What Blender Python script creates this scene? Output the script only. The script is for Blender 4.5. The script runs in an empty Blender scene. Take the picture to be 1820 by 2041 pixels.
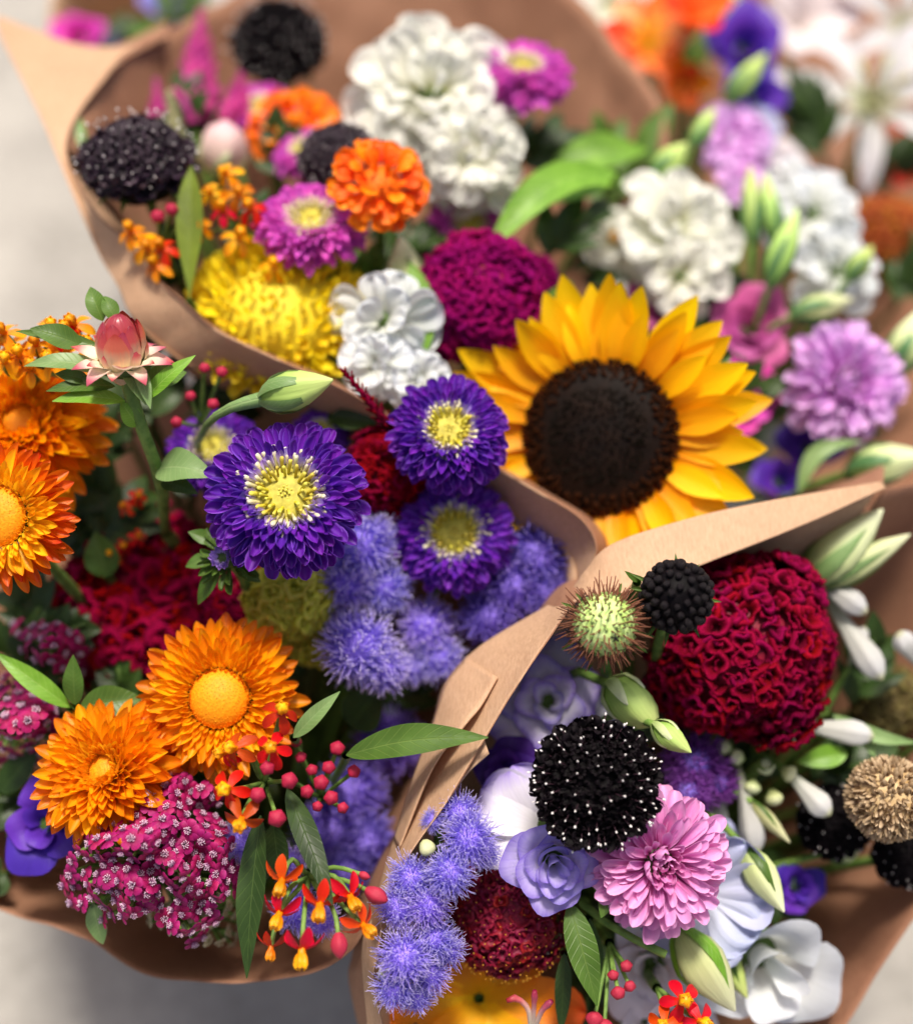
import bpy, math, random
import numpy as np
from mathutils import Vector, Matrix, noise

random.seed(7)
rng = np.random.default_rng(7)
S = bpy.context.scene
COL = S.collection

# ------------------------------------------------------------------ camera, sky, sun, exposure (1 unit = 10 cm)
PW, PH = 1820.0, 2041.0                       # photo size used for measuring
TANV = math.tan(math.radians(20.0)); ASP = 912.0 / 1024.0
CAM_H = 7.33; FOCUS = 4.40; APERTURE = 0.162
FWD = Vector((0, 0.5, -math.sqrt(.75))); UP = Vector((0, math.sqrt(.75), 0.5)); RIGHT = Vector((1, 0, 0))
CAMLOC = Vector((0, 0, CAM_H))
cd = bpy.data.cameras.new('camera'); cam = bpy.data.objects.new('camera', cd); COL.objects.link(cam)
cam.location = CAMLOC; cam.rotation_euler = (math.radians(30), 0, 0)
cd.sensor_fit = 'VERTICAL'; cd.sensor_height = 36; cd.lens = 18.0 / TANV
cd.clip_start = 0.05; cd.clip_end = 500
cd.dof.use_dof = True; cd.dof.focus_distance = FOCUS
cd.dof.aperture_fstop = cd.lens * 1e-3 / APERTURE
S.camera = cam

SUN = Vector((0.02, 0.32, 1.0)).normalized()
w = bpy.data.worlds.new('World'); S.world = w; w.use_nodes = True
nt = w.node_tree; sky = nt.nodes.new('ShaderNodeTexSky'); sky.sky_type = 'NISHITA'; sky.sun_disc = False
sky.sun_elevation = math.asin(SUN.z); sky.sun_rotation = math.atan2(SUN.x, SUN.y)
sky.dust_density = 6.0; sky.air_density = 0.7; sky.ozone_density = 0.3
nt.links.new(sky.outputs[0], nt.nodes['Background'].inputs[0]); nt.nodes['Background'].inputs[1].default_value = 0.09
sd = bpy.data.lights.new('sun', 'SUN'); sd.energy = 3.0; sd.angle = math.radians(10); sd.color = (1.0, 0.93, 0.82)
so = bpy.data.objects.new('sun', sd); COL.objects.link(so)
so.rotation_euler = SUN.to_track_quat('Z', 'Y').to_euler(); so.location = SUN * 30
S.view_settings.view_transform = 'Standard'; S.view_settings.look = 'None'
S.view_settings.exposure = 0.72; S.view_settings.gamma = 1.0

def Wd(d): return 2 * d * TANV * ASP
def P(u, v, d):
    return CAMLOC + FWD * d + RIGHT * ((u / PW - .5) * Wd(d)) + UP * ((.5 - v / PH) * 2 * d * TANV)
def px(n, d): return n / PW * Wd(d)
def F(a, b, c=1.0): return (RIGHT * a + UP * b - FWD * c).normalized()      # a direction: right, up, towards the viewer
def pt(q): return q.copy() if isinstance(q, Vector) else P(*q)

# ------------------------------------------------------------------ mesh building
class MB:
    def __init__(s): s.V = []; s.F = []; s.UV = []; s.MI = []; s.n = 0
    def add(s, V, Fc, UV, mi=0):
        V = np.asarray(V, float).reshape(-1, 3); UV = np.asarray(UV, float).reshape(-1, 2)
        Fa = np.asarray(Fc, int) + s.n
        s.V.append(V); s.UV.append(UV); s.F.extend(Fa.tolist()); s.MI.extend([mi] * len(Fa)); s.n += len(V); return s
    def grid(s, pts, uv, mi=0, closed=False):
        n, m = pts.shape[:2]; idx = np.arange(n * m).reshape(n, m)
        if closed: idx = np.concatenate([idx, idx[:, :1]], 1)
        q = np.stack([idx[:-1, :-1], idx[:-1, 1:], idx[1:, 1:], idx[1:, :-1]], -1).reshape(-1, 4)
        return s.add(pts, q, uv, mi)
    def put(s, mb, M, mi=None):
        M = np.array(M); off = s.n
        for V, UV in zip(mb.V, mb.UV):
            s.V.append(V @ M[:3, :3].T + M[:3, 3]); s.UV.append(UV); s.n += len(V)
        s.F.extend([[i + off for i in f] for f in mb.F]); s.MI.extend(mb.MI if mi is None else [mi] * len(mb.F)); return s
    def tube(s, path, rad, n=6, mi=0, cap=True):
        path = [Vector(p) for p in path]; k = len(path)
        if not hasattr(rad, '__len__'): rad = [rad] * k
        a = np.linspace(0, 2 * math.pi, n, endpoint=False); rows = []; uv = []; prev = None
        for i, p in enumerate(path):
            t = (path[min(i + 1, k - 1)] - path[max(i - 1, 0)]).normalized()
            r = prev if prev is not None else (Vector((0, 0, 1)) if abs(t.z) < .9 else Vector((1, 0, 0)))
            r = (r - t * r.dot(t))
            r = r.normalized() if r.length > 1e-6 else t.orthogonal().normalized()
            prev = r; b = t.cross(r)
            rows.append([list(p + r * (math.cos(x) * rad[i]) + b * (math.sin(x) * rad[i])) for x in a])
            uv.append([[x / (2 * math.pi), i / (k - 1)] for x in a])
        s.grid(np.array(rows), np.array(uv), mi, True)
        if cap and rad[-1] > 1e-4:
            o = s.n - n
            s.F.append([o + j for j in range(n)]); s.MI.append(mi)
        return s
    def lathe(s, prof, n=10, mi=0, twist=0, rib=0, nrib=5):
        k = len(prof); a = np.linspace(0, 2 * math.pi, n, endpoint=False); rows = np.zeros((k, n, 3)); uv = np.zeros((k, n, 2))
        for i, (r, z) in enumerate(prof):
            aa = a + twist * i / (k - 1); rr = r * (1 + rib * np.cos(nrib * a))
            rows[i, :, 0] = rr * np.cos(aa); rows[i, :, 1] = rr * np.sin(aa); rows[i, :, 2] = z
            uv[i, :, 0] = a / (2 * math.pi); uv[i, :, 1] = i / (k - 1)
        return s.grid(rows, uv, mi, True)
    def ball(s, c=(0, 0, 0), r=(1, 1, 1), n=8, k=6, mi=0):
        th = np.linspace(0.02, math.pi - .02, k); a = np.linspace(0, 2 * math.pi, n, endpoint=False)
        p = np.zeros((k, n, 3)); uv = np.zeros((k, n, 2))
        p[..., 0] = np.sin(th)[:, None] * np.cos(a) * r[0] + c[0]; p[..., 1] = np.sin(th)[:, None] * np.sin(a) * r[1] + c[1]
        p[..., 2] = (-np.cos(th)[:, None] * np.ones(n)) * r[2] + c[2]
        uv[..., 0] = a / (2 * math.pi); uv[..., 1] = (th / math.pi)[:, None]
        return s.grid(p, uv, mi, True)
    def build(s, name, mats):
        me = bpy.data.meshes.new(name)
        V = np.concatenate(s.V); UV = np.concatenate(s.UV)
        me.from_pydata(V.tolist(), [], s.F)
        ul = me.uv_layers.new(name='UVMap'); li = np.empty(len(me.loops), int); me.loops.foreach_get('vertex_index', li)
        ul.data.foreach_set('uv', UV[li].ravel())
        me.polygons.foreach_set('use_smooth', [True] * len(me.polygons))
        for m in (mats if isinstance(mats, (list, tuple)) else [mats]): me.materials.append(m)
        if max(s.MI) > 0: me.polygons.foreach_set('material_index', s.MI)
        me.update(); return me

class Tpl:                                      # one shape, many materials, shared mesh data
    def __init__(s, mb): s.mb = mb; s.c = {}
    def mesh(s, name, mat):
        k = (name,) + tuple(m.name for m in (mat if isinstance(mat, (list, tuple)) else [mat]))
        if k not in s.c: s.c[k] = s.mb.build(name, mat)
        return s.c[k]

def sm(a, b, t):
    x = np.clip((t - a) / (b - a), 0, 1); return x * x * (3 - 2 * x)

def petal(W=.3, tm=.6, base=.4, k=2.0, q=2.0, cup=.3, b0=0., b1=0., notch=0., ruf=0., rk=2.0, ph=0., nu=4, nv=7, jag=0., crease=0., wav=0.):
    """unit-length petal along +X, face up +Z"""
    t = 1 - (1 - np.linspace(0, 1, nv)) ** 1.7; sx = np.linspace(-1, 1, nu + 1)
    f = np.where(t < tm, base + (1 - base) * sm(0, tm, t), np.clip(1 - np.clip((t - tm) / (1 - tm), 0, 1) ** k, 0, 1) ** (1 / q))
    f = np.maximum(f, .03) * W / 2
    ang = b0 + b1 * t; dt = np.diff(t)
    cx = np.concatenate([[0], np.cumsum((np.cos(ang)[1:] + np.cos(ang)[:-1]) / 2 * dt)])
    cz = np.concatenate([[0], np.cumsum((np.sin(ang)[1:] + np.sin(ang)[:-1]) / 2 * dt)])
    p = np.zeros((nv, nu + 1, 3)); uv = np.zeros((nv, nu + 1, 2))
    for j, s in enumerate(sx):
        l = 1 - notch * (1 - abs(s)) * t ** 3 - jag * (0.5 + .5 * math.cos(s * 9 + ph)) * t ** 4
        z = cup * f * s * s + ruf * t ** 1.5 * math.sin(rk * s * math.pi + ph) - crease * f * (1 - abs(s)) + wav * f * np.sin(t * 9 + ph + s * 2)
        p[:, j, 0] = cx * l - np.sin(ang) * z; p[:, j, 1] = s * f; p[:, j, 2] = cz * l + np.cos(ang) * z
        uv[:, j, 0] = s * .5 + .5; uv[:, j, 1] = t
    return MB().grid(p, uv)

def tpls(n, **kw):
    out = []
    for i in range(n):
        k = dict(kw); k['ph'] = rng.uniform(0, 6.28); k['b1'] = kw.get('b1', 0) + rng.uniform(-.25, .25) * kw.get('vary', 1); k.pop('vary', None)
        k['cup'] = kw.get('cup', .3) * rng.uniform(.7, 1.4)
        out.append(Tpl(petal(**k)))
    return out

# ------------------------------------------------------------------ materials
def lin(h):
    h = h.lstrip('#'); c = [int(h[i:i + 2], 16) / 255 for i in (0, 2, 4)]
    return tuple(x / 12.92 if x <= .04045 else ((x + .055) / 1.055) ** 2.4 for x in c) + (1,)
def newmat(name):
    m = bpy.data.materials.new(name); m.use_nodes = True; n = m.node_tree; n.nodes.clear(); return m, n, n.nodes, n.links
def ramp(nd, stops):
    r = nd.new('ShaderNodeValToRGB'); e = r.color_ramp.elements
    while len(e) < len(stops): e.new(.5)
    for el, (p, c) in zip(e, stops): el.position = p; el.color = lin(c) if isinstance(c, str) else c
    return r
def math_n(nd, lk, op, a, b=None, c=None):
    m = nd.new('ShaderNodeMath'); m.operation = op
    for i, x in enumerate((a, b, c)):
        if x is None: continue
        if isinstance(x, (int, float)): m.inputs[i].default_value = x
        else: lk.new(x, m.inputs[i])
    return m.outputs[0]

def finish(nt, nd, lk, col, rough, trans, spec, bump=None, sheen=0.):
    b = nd.new('ShaderNodeBsdfPrincipled'); lk.new(col, b.inputs['Base Color'])
    b.inputs['Roughness'].default_value = rough; b.inputs['Specular IOR Level'].default_value = spec
    if sheen: b.inputs['Sheen Weight'].default_value = sheen; b.inputs['Sheen Roughness'].default_value = .4
    if bump is not None: lk.new(bump, b.inputs['Normal'])
    o = nd.new('ShaderNodeOutputMaterial')
    if trans > 0:
        t = nd.new('ShaderNodeBsdfTranslucent'); lk.new(col, t.inputs[0]); mx = nd.new('ShaderNodeMixShader'); mx.inputs[0].default_value = trans
        lk.new(b.outputs[0], mx.inputs[1]); lk.new(t.outputs[0], mx.inputs[2]); lk.new(mx.outputs[0], o.inputs[0])
    else: lk.new(b.outputs[0], o.inputs[0])

def pmat(name, stops, rough=.5, trans=.3, spec=.3, streak=.18, var=.12, bump=.25, su=26, sv=1.6, edge=None, sheen=0.):
    """petal material: colour runs from base to tip, fine lengthwise streaks, each petal a little different"""
    m, n, nd, lk = newmat(name)
    uv = nd.new('ShaderNodeUVMap'); sp = nd.new('ShaderNodeSeparateXYZ'); lk.new(uv.outputs[0], sp.inputs[0])
    oi = nd.new('ShaderNodeObjectInfo')
    mp = nd.new('ShaderNodeVectorMath'); mp.operation = 'MULTIPLY_ADD'; lk.new(uv.outputs[0], mp.inputs[0]); mp.inputs[1].default_value = (su, sv, 1)
    cx = nd.new('ShaderNodeCombineXYZ'); lk.new(math_n(nd, lk, 'MULTIPLY', oi.outputs['Random'], 37.0), cx.inputs[2]); lk.new(cx.outputs[0], mp.inputs[2])
    nz = nd.new('ShaderNodeTexNoise'); lk.new(mp.outputs[0], nz.inputs['Vector']); nz.inputs['Scale'].default_value = 1; nz.inputs['Detail'].default_value = 3
    vv = math_n(nd, lk, 'ADD', sp.outputs[1], math_n(nd, lk, 'MULTIPLY', math_n(nd, lk, 'SUBTRACT', nz.outputs[0], .5), .18))
    r = ramp(nd, stops); lk.new(vv, r.inputs[0]); col = r.outputs[0]
    if edge:
        e = math_n(nd, lk, 'ABSOLUTE', math_n(nd, lk, 'SUBTRACT', sp.outputs[0], .5))
        ef = nd.new('ShaderNodeMapRange'); lk.new(e, ef.inputs[0]); ef.inputs[1].default_value = edge[1]; ef.inputs[2].default_value = .5; ef.inputs[3].default_value = 0; ef.inputs[4].default_value = edge[2]
        mx = nd.new('ShaderNodeMix'); mx.data_type = 'RGBA'; lk.new(ef.outputs[0], mx.inputs[0]); lk.new(col, mx.inputs[6]); mx.inputs[7].default_value = lin(edge[0]); col = mx.outputs[2]
    h = nd.new('ShaderNodeHueSaturation'); lk.new(col, h.inputs['Color'])
    a = math_n(nd, lk, 'MULTIPLY_ADD', nz.outputs[0], 2 * streak, 1 - streak)
    b = math_n(nd, lk, 'MULTIPLY_ADD', oi.outputs['Random'], 2 * var, 1 - var)
    lk.new(math_n(nd, lk, 'MULTIPLY', a, b), h.inputs['Value'])
    lk.new(math_n(nd, lk, 'MULTIPLY_ADD', oi.outputs['Random'], .03, .485), h.inputs['Hue'])
    bp = nd.new('ShaderNodeBump'); bp.inputs['Strength'].default_value = bump; bp.inputs['Distance'].default_value = .01; lk.new(nz.outputs[0], bp.inputs['Height'])
    finish(n, nd, lk, h.outputs[0], rough, trans, spec, bp.outputs[0], sheen); return m

def lump(name, c1, c2, scale=30, rough=.6, trans=.0, spec=.3, bump=.4, sheen=0.):
    """mottled solid material for stems, pods, buds"""
    m, n, nd, lk = newmat(name)
    tc = nd.new('ShaderNodeTexCoord'); nz = nd.new('ShaderNodeTexNoise'); lk.new(tc.outputs['Object'], nz.inputs['Vector'])
    nz.inputs['Scale'].default_value = scale; nz.inputs['Detail'].default_value = 4
    r = ramp(nd, [(.3, c1), (.7, c2)]); lk.new(nz.outputs[0], r.inputs[0])
    bp = nd.new('ShaderNodeBump'); bp.inputs['Strength'].default_value = bump; bp.inputs['Distance'].default_value = .01; lk.new(nz.outputs[0], bp.inputs['Height'])
    finish(n, nd, lk, r.outputs[0], rough, trans, spec, bp.outputs[0], sheen); return m

def leafmat(name, c1, c2, vein, nv=11., rough=.42, trans=.3, vamt=.36):
    m, n, nd, lk = newmat(name)
    uv = nd.new('ShaderNodeUVMap'); sp = nd.new('ShaderNodeSeparateXYZ'); lk.new(uv.outputs[0], sp.inputs[0])
    oi = nd.new('ShaderNodeObjectInfo')
    e = math_n(nd, lk, 'ABSOLUTE', math_n(nd, lk, 'SUBTRACT', sp.outputs[0], .5))
    nz = nd.new('ShaderNodeTexNoise'); tc = nd.new('ShaderNodeTexCoord'); lk.new(tc.outputs['Object'], nz.inputs['Vector']); nz.inputs['Scale'].default_value = 9; nz.inputs['Detail'].default_value = 5
    r = ramp(nd, [(.3, c1), (.72, c2)]); lk.new(nz.outputs[0], r.inputs[0])
    sl = math_n(nd, lk, 'FRACT', math_n(nd, lk, 'ADD', math_n(nd, lk, 'SUBTRACT', math_n(nd, lk, 'MULTIPLY', sp.outputs[1], nv), math_n(nd, lk, 'MULTIPLY', e, 3.2)), math_n(nd, lk, 'MULTIPLY', nz.outputs[0], .5)))
    side = math_n(nd, lk, 'SUBTRACT', 1, math_n(nd, lk, 'DIVIDE', math_n(nd, lk, 'ABSOLUTE', math_n(nd, lk, 'SUBTRACT', sl, .5)), .09))
    side = math_n(nd, lk, 'MULTIPLY', math_n(nd, lk, 'MAXIMUM', side, 0), .6)
    mid = math_n(nd, lk, 'MAXIMUM', math_n(nd, lk, 'SUBTRACT', 1, math_n(nd, lk, 'DIVIDE', e, .03)), 0)
    vf = math_n(nd, lk, 'MULTIPLY', math_n(nd, lk, 'MAXIMUM', mid, side), vamt)
    mx = nd.new('ShaderNodeMix'); mx.data_type = 'RGBA'; lk.new(vf, mx.inputs[0]); lk.new(r.outputs[0], mx.inputs[6]); mx.inputs[7].default_value = lin(vein)
    h = nd.new('ShaderNodeHueSaturation'); lk.new(mx.outputs[2], h.inputs['Color']); lk.new(math_n(nd, lk, 'MULTIPLY_ADD', oi.outputs['Random'], .3, .85), h.inputs['Value'])
    bp = nd.new('ShaderNodeBump'); bp.inputs['Strength'].default_value = .35; bp.inputs['Distance'].default_value = .012
    lk.new(math_n(nd, lk, 'SUBTRACT', math_n(nd, lk, 'MULTIPLY', nz.outputs[0], .4), vf), bp.inputs['Height'])
    finish(n, nd, lk, h.outputs[0], rough, trans, .4, bp.outputs[0]); return m

def papermat(name, c1, c2, trans=.28):
    m, n, nd, lk = newmat(name)
    tc = nd.new('ShaderNodeTexCoord'); mp = nd.new('ShaderNodeVectorMath'); mp.operation = 'MULTIPLY'; lk.new(tc.outputs['Object'], mp.inputs[0]); mp.inputs[1].default_value = (70, 18, 40)
    nz = nd.new('ShaderNodeTexNoise'); lk.new(mp.outputs[0], nz.inputs['Vector']); nz.inputs['Scale'].default_value = 1.6; nz.inputs['Detail'].default_value = 6; nz.inputs['Roughness'].default_value = .7
    n2 = nd.new('ShaderNodeTexNoise'); lk.new(tc.outputs['Object'], n2.inputs['Vector']); n2.inputs['Scale'].default_value = 2.2; n2.inputs['Detail'].default_value = 3
    n3 = nd.new('ShaderNodeTexVoronoi'); n3.feature = 'DISTANCE_TO_EDGE'; mq = nd.new('ShaderNodeVectorMath'); mq.operation = 'MULTIPLY'; lk.new(tc.outputs['Object'], mq.inputs[0]); mq.inputs[1].default_value = (2.6, 1.1, 1.6); lk.new(mq.outputs[0], n3.inputs['Vector']); n3.inputs['Scale'].default_value = 1.3
    cr = math_n(nd, lk, 'MINIMUM', math_n(nd, lk, 'MULTIPLY', n3.outputs['Distance'], 9), 1)
    f = math_n(nd, lk, 'ADD', math_n(nd, lk, 'MULTIPLY', nz.outputs[0], .65), math_n(nd, lk, 'MULTIPLY', n2.outputs[0], .35))
    r = ramp(nd, [(.35, c1), (.65, c2)]); lk.new(f, r.inputs[0])
    bp = nd.new('ShaderNodeBump'); bp.inputs['Strength'].default_value = .35; bp.inputs['Distance'].default_value = .02
    lk.new(math_n(nd, lk, 'ADD', math_n(nd, lk, 'MULTIPLY', nz.outputs[0], .4), math_n(nd, lk, 'MULTIPLY', cr, .35)), bp.inputs['Height'])
    finish(n, nd, lk, r.outputs[0], .6, trans, .3, bp.outputs[0]); return m

M = {}
M['stem'] = lump('stem_green', '#4c6b2c', '#7c9a4a', 25)
M['stem_dark'] = lump('stem_dark_green', '#33491f', '#55702f', 25)
M['stem_brown'] = lump('stem_brown', '#5a4a2c', '#6f7a3c', 25)
M['leaf'] = leafmat('leaf_green', '#42601e', '#587a2c', '#94ab5c')
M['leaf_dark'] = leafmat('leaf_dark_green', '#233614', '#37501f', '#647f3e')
M['leaf_pale'] = leafmat('leaf_pale_green', '#6c8c4e', '#86a468', '#b4c88f', vamt=.4)
M['leaf_lime'] = leafmat('leaf_lime', '#5f8f22', '#86b63e', '#b6d477', vamt=.4)
M['leaf_olive'] = leafmat('leaf_olive', '#5f6f1c', '#7f9430', '#a8b85c', vamt=.35)
M['calyx'] = leafmat('calyx_green', '#40591f', '#5e7c34', '#88a458', vamt=.3)
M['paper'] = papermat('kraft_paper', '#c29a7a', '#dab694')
M['paper_shaded'] = papermat('kraft_paper_shaded', '#9a6c54', '#b2866a')  # same kraft paper, its colour darkened for the shade inside the cones
# aster colours
M['as_purple'] = pmat('aster_purple', [(0, '#b088e6'), (.3, '#7a30c4'), (1, '#611a98')], edge=('#a86cec', .36, .9), streak=.12, rough=.4)
M['as_lilac'] = pmat('aster_lilac_tube', [(0, '#f0e6d8'), (.5, '#d8c8ee'), (1, '#a880de')])
M['as_white'] = pmat('aster_cream_tube', [(0, '#ddd482'), (.6, '#efe8bc'), (1, '#e8dcd8')])
M['as_yellow'] = pmat('aster_yellow_tube', [(0, '#ccb820'), (1, '#f8ee70')])
M['as_disc'] = lump('aster_disc', '#9c9230', '#c4b848', 40)
M['as_pink'] = pmat('aster_magenta_pink', [(0, '#f4c4ea'), (.4, '#ea86de'), (1, '#d650c4')], streak=.12)
M['as_pinkpale'] = pmat('aster_pink_tube', [(0, '#fbe9e8'), (1, '#f0b2e2')])
M['ca_pink'] = pmat('callistephus_pink', [(0, '#c8469c'), (.35, '#df7cc2'), (1, '#eca8da')], edge=('#f0bce4', .3, .6), streak=.1, rough=.4)
M['ca_core'] = pmat('callistephus_core', [(0, '#b23a78'), (1, '#e68fc0')])
M['lav_pink'] = pmat('lavender_pink', [(0, '#d27fd0'), (1, '#e8c0f0')])
# strawflower, sunflower, zinnia, mum
M['sf_out'] = pmat('straw_bract_outer', [(0, '#fab818'), (.55, '#f8a60c'), (1, '#e47c0a')], rough=.35, spec=.5, trans=.4, streak=.14)
M['sf_mid'] = pmat('straw_bract_middle', [(0, '#fbc822'), (.6, '#fab210'), (1, '#f69c0c')], rough=.35, spec=.5, trans=.4, streak=.14)
M['sf_in'] = pmat('straw_bract_inner', [(0, '#fccc28'), (1, '#fab218')], rough=.35, spec=.5, trans=.4)
M['sf_yel'] = pmat('straw_bract_yellow', [(0, '#fcdc30'), (.7, '#fbc018'), (1, '#f69a10')], rough=.35, spec=.5, trans=.4)
M['sf_rust'] = pmat('straw_bract_rust', [(0, '#f6a010'), (.5, '#f07e0a'), (1, '#d8540c')], rough=.35, spec=.5, trans=.4)
M['sf_disc'] = lump('straw_disc', '#e68804', '#f09c0a', 90, bump=.3)
M['sun_pet'] = pmat('sunflower_petal', [(0, '#f09800'), (.35, '#fabc00'), (1, '#fcca00')], streak=.09, su=16, trans=.45, bump=.25)
M['sun_disc'] = lump('sunflower_disc', '#0d0705', '#1c0f08', 14, spec=.1)
M['sun_fl'] = pmat('sunflower_floret', [(0, '#180b06'), (1, '#48230e')], spec=.08, rough=.9, var=.05)
M['sun_in'] = pmat('sunflower_inner', [(0, '#0c0907'), (1, '#19140c')], spec=.08, rough=.9)
M['zin'] = pmat('zinnia_orange', [(0, '#e05000'), (.5, '#f46e00'), (1, '#f98404')], streak=.12)
M['mum'] = pmat('mum_yellow', [(0, '#ccae0c'), (.4, '#f2d616'), (1, '#fcea3c')], streak=.1)
M['mum_core'] = lump('mum_core', '#8a8a10', '#c0a810', 20)
# scabiosa
M['sc_black'] = pmat('scabiosa_black', [(0, '#020102'), (.6, '#070406'), (1, '#10070e')], rough=.62, trans=.05, spec=.12, bump=.3)
M['sc_wine'] = pmat('scabiosa_wine', [(0, '#0c050a'), (.6, '#1c0a18'), (1, '#341630')], rough=.42, trans=.1, spec=.4, sheen=.25)
M['sc_core'] = lump('scabiosa_core', '#040304', '#0b060a', 20, spec=.1)
M['sc_bud'] = lump('scabiosa_bud', '#070406', '#150c12', 60, rough=.6, spec=.22)
M['anther'] = lump('anther_white', '#e4dcd8', '#f5f0ee', 20, bump=0)
M['filament'] = lump('filament_dark', '#2a1620', '#4b2c3a', 20, bump=0)
# celosia
M['ce_crim'] = pmat('celosia_crimson', [(0, '#30020e'), (.5, '#720420'), (1, '#98083a')], streak=.3, trans=.2, su=14, sv=14, rough=.85, spec=.06, bump=.7)
M['ce_red'] = pmat('celosia_red', [(0, '#34020f'), (.5, '#760422'), (1, '#98072c')], streak=.3, trans=.2, su=14, sv=14, rough=.85, spec=.06, bump=.7)
M['ce_mag'] = pmat('celosia_magenta', [(0, '#3a0228'), (.5, '#7a0448'), (1, '#960a62')], streak=.3, trans=.2, su=14, sv=14, rough=.85, spec=.06, bump=.7)
M['ce_lime'] = pmat('celosia_lime', [(0, '#8c8c20'), (.6, '#c4c234'), (1, '#dcd85c')], streak=.15, trans=.35)
M['ce_core_r'] = lump('celosia_core_red', '#5c061e', '#8a0c2c', 20)
M['ce_core_l'] = lump('celosia_core_lime', '#4a4a10', '#77781c', 20)
M['ce_rust'] = pmat('celosia_rust', [(0, '#5a2408'), (.6, '#9a4a12'), (1, '#b8641c')])
M['ce_gold'] = pmat('celosia_wine_gold', [(0, '#5c0620'), (.75, '#8c0f2e'), (1, '#a02038')], streak=.25)
M['gold'] = lump('gold_fleck', '#b07a1c', '#d09a30', 30)
M['plume'] = pmat('plume_magenta', [(0, '#8c0c5a'), (1, '#d43a98')], sheen=.3)
M['cream'] = pmat('cream_green', [(0, '#a8ac6c'), (1, '#e4e2b8')])
# ageratum, yarrow, milkweed
M['ag'] = pmat('ageratum_blue', [(0, '#a488f6'), (.45, '#c2acff'), (1, '#ece2ff')], streak=.03, var=.03, trans=.5, bump=0)
M['ag_core'] = lump('ageratum_core', '#8e70ea', '#ac92f8', 40)
M['ag_deep'] = pmat('ageratum_violet', [(0, '#6c4cc4'), (.5, '#9074e0'), (1, '#bca6f4')], streak=.05, var=.05, trans=.5, bump=0)
M['ag_plum'] = pmat('ageratum_plum', [(0, '#5a2080'), (.5, '#7c3aa0'), (1, '#9a5cc0')], streak=.05, var=.05, bump=0)
M['ya'] = pmat('yarrow_magenta', [(0, '#680838'), (.4, '#9e1058'), (1, '#ba2474')], streak=.15, edge=('#c83e8c', .38, .5))
M['ya_st'] = pmat('yarrow_stamen', [(0, '#b060a0'), (1, '#ead0e2')], bump=0)
M['ya_cream'] = pmat('yarrow_cream', [(0, '#b8a878'), (1, '#ddd2ac')])
M['mw_red'] = pmat('milkweed_red', [(0, '#ea4a0c'), (.3, '#dc280c'), (1, '#d01c08')], streak=.1, edge=('#ec5020', .42, .5), rough=.4)
M['mw_dred'] = pmat('milkweed_deep_red', [(0, '#c43008'), (1, '#a41408')], streak=.1, rough=.4)
M['mw_or'] = pmat('milkweed_orange', [(0, '#f28804'), (1, '#fbb418')], streak=.1, rough=.35)
M['mw_bud'] = lump('milkweed_bud', '#8c1230', '#b02244', 20, bump=.2)
M['mw_bud2'] = lump('milkweed_bud_wine', '#8c1a30', '#b83048', 20, bump=.2)
# lisianthus, white flowers, lilies
M['li_lav'] = pmat('lisianthus_lavender', [(0, '#f0eef0'), (.45, '#e4def2'), (.85, '#bfb0ea'), (1, '#927ed4')], streak=.1, trans=.35)
M['li_white'] = pmat('lisianthus_white', [(0, '#ecebe8'), (.7, '#e6e2f0'), (.9, '#c4b8ea'), (1, '#8e78d4')], streak=.06, trans=.35)
M['li_blue'] = pmat('lisianthus_pale_blue', [(0, '#e2e4f0'), (1, '#b8bfe4')], streak=.06)
M['li_purple'] = pmat('lisianthus_purple', [(0, '#3c1c80'), (1, '#5a30b0')], streak=.12)
M['li_deep'] = pmat('lisianthus_deep_violet', [(0, '#24104c'), (1, '#3c1c78')], streak=.12)
M['li_pink'] = pmat('lisianthus_pink', [(0, '#7c1a58'), (1, '#c85a9c')], streak=.12)
M['white'] = pmat('white_petal', [(0, '#d8d89c'), (.3, '#e8e8d8'), (1, '#f0f0ea')], streak=.05, var=.06, trans=.4)
M['whitecool'] = pmat('white_petal_cool', [(0, '#dcdfd2'), (1, '#e8ecf2')], streak=.05, var=.06, trans=.4)
M['blush'] = pmat('blush_petal', [(0, '#e8dcd8'), (1, '#eae2e8')], streak=.06)
M['pinkbud'] = pmat('pale_pink_bract', [(0, '#d8c8b0'), (1, '#e4b8c4')], streak=.08)
M['tub'] = pmat('tuberose_bud', [(0, '#94a468'), (.3, '#ccccc4'), (.8, '#d8d8da'), (1, '#cccc98')], streak=.06, trans=.4, rough=.6)
M['budgreen'] = pmat('lisianthus_bud_green', [(0, '#7ca048'), (.5, '#b4d070'), (1, '#d2e08c')], streak=.12, trans=.2)
M['budpale'] = pmat('pale_bud', [(0, '#a0b468'), (.4, '#ccd698'), (1, '#e6e8c4')], streak=.1, trans=.25)
M['sepal'] = leafmat('bud_sepal', '#4e7a48', '#6c9660', '#8cb07a', vamt=.2)
M['or_lily'] = pmat('orange_lily', [(0, '#f4c818'), (.5, '#f49a10'), (1, '#e8620c')], streak=.15)
M['or_alst'] = pmat('orange_alstroemeria', [(0, '#f4b838'), (.4, '#fa7a3c'), (1, '#f04a12')], streak=.12)
M['peach'] = pmat('peach_petal', [(0, '#f4b060'), (1, '#fa9470')], streak=.1)
M['starw'] = pmat('star_white', [(0, '#b8bc88'), (.25, '#d0d0ce'), (1, '#d6d2da')], streak=.1)
M['magenta_p'] = pmat('hot_magenta_petal', [(0, '#a8148c'), (1, '#e03cb0')], streak=.1)
M['lilac_p'] = pmat('lilac_petal', [(0, '#7468d0'), (1, '#a8a0ec')], streak=.1)
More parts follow.
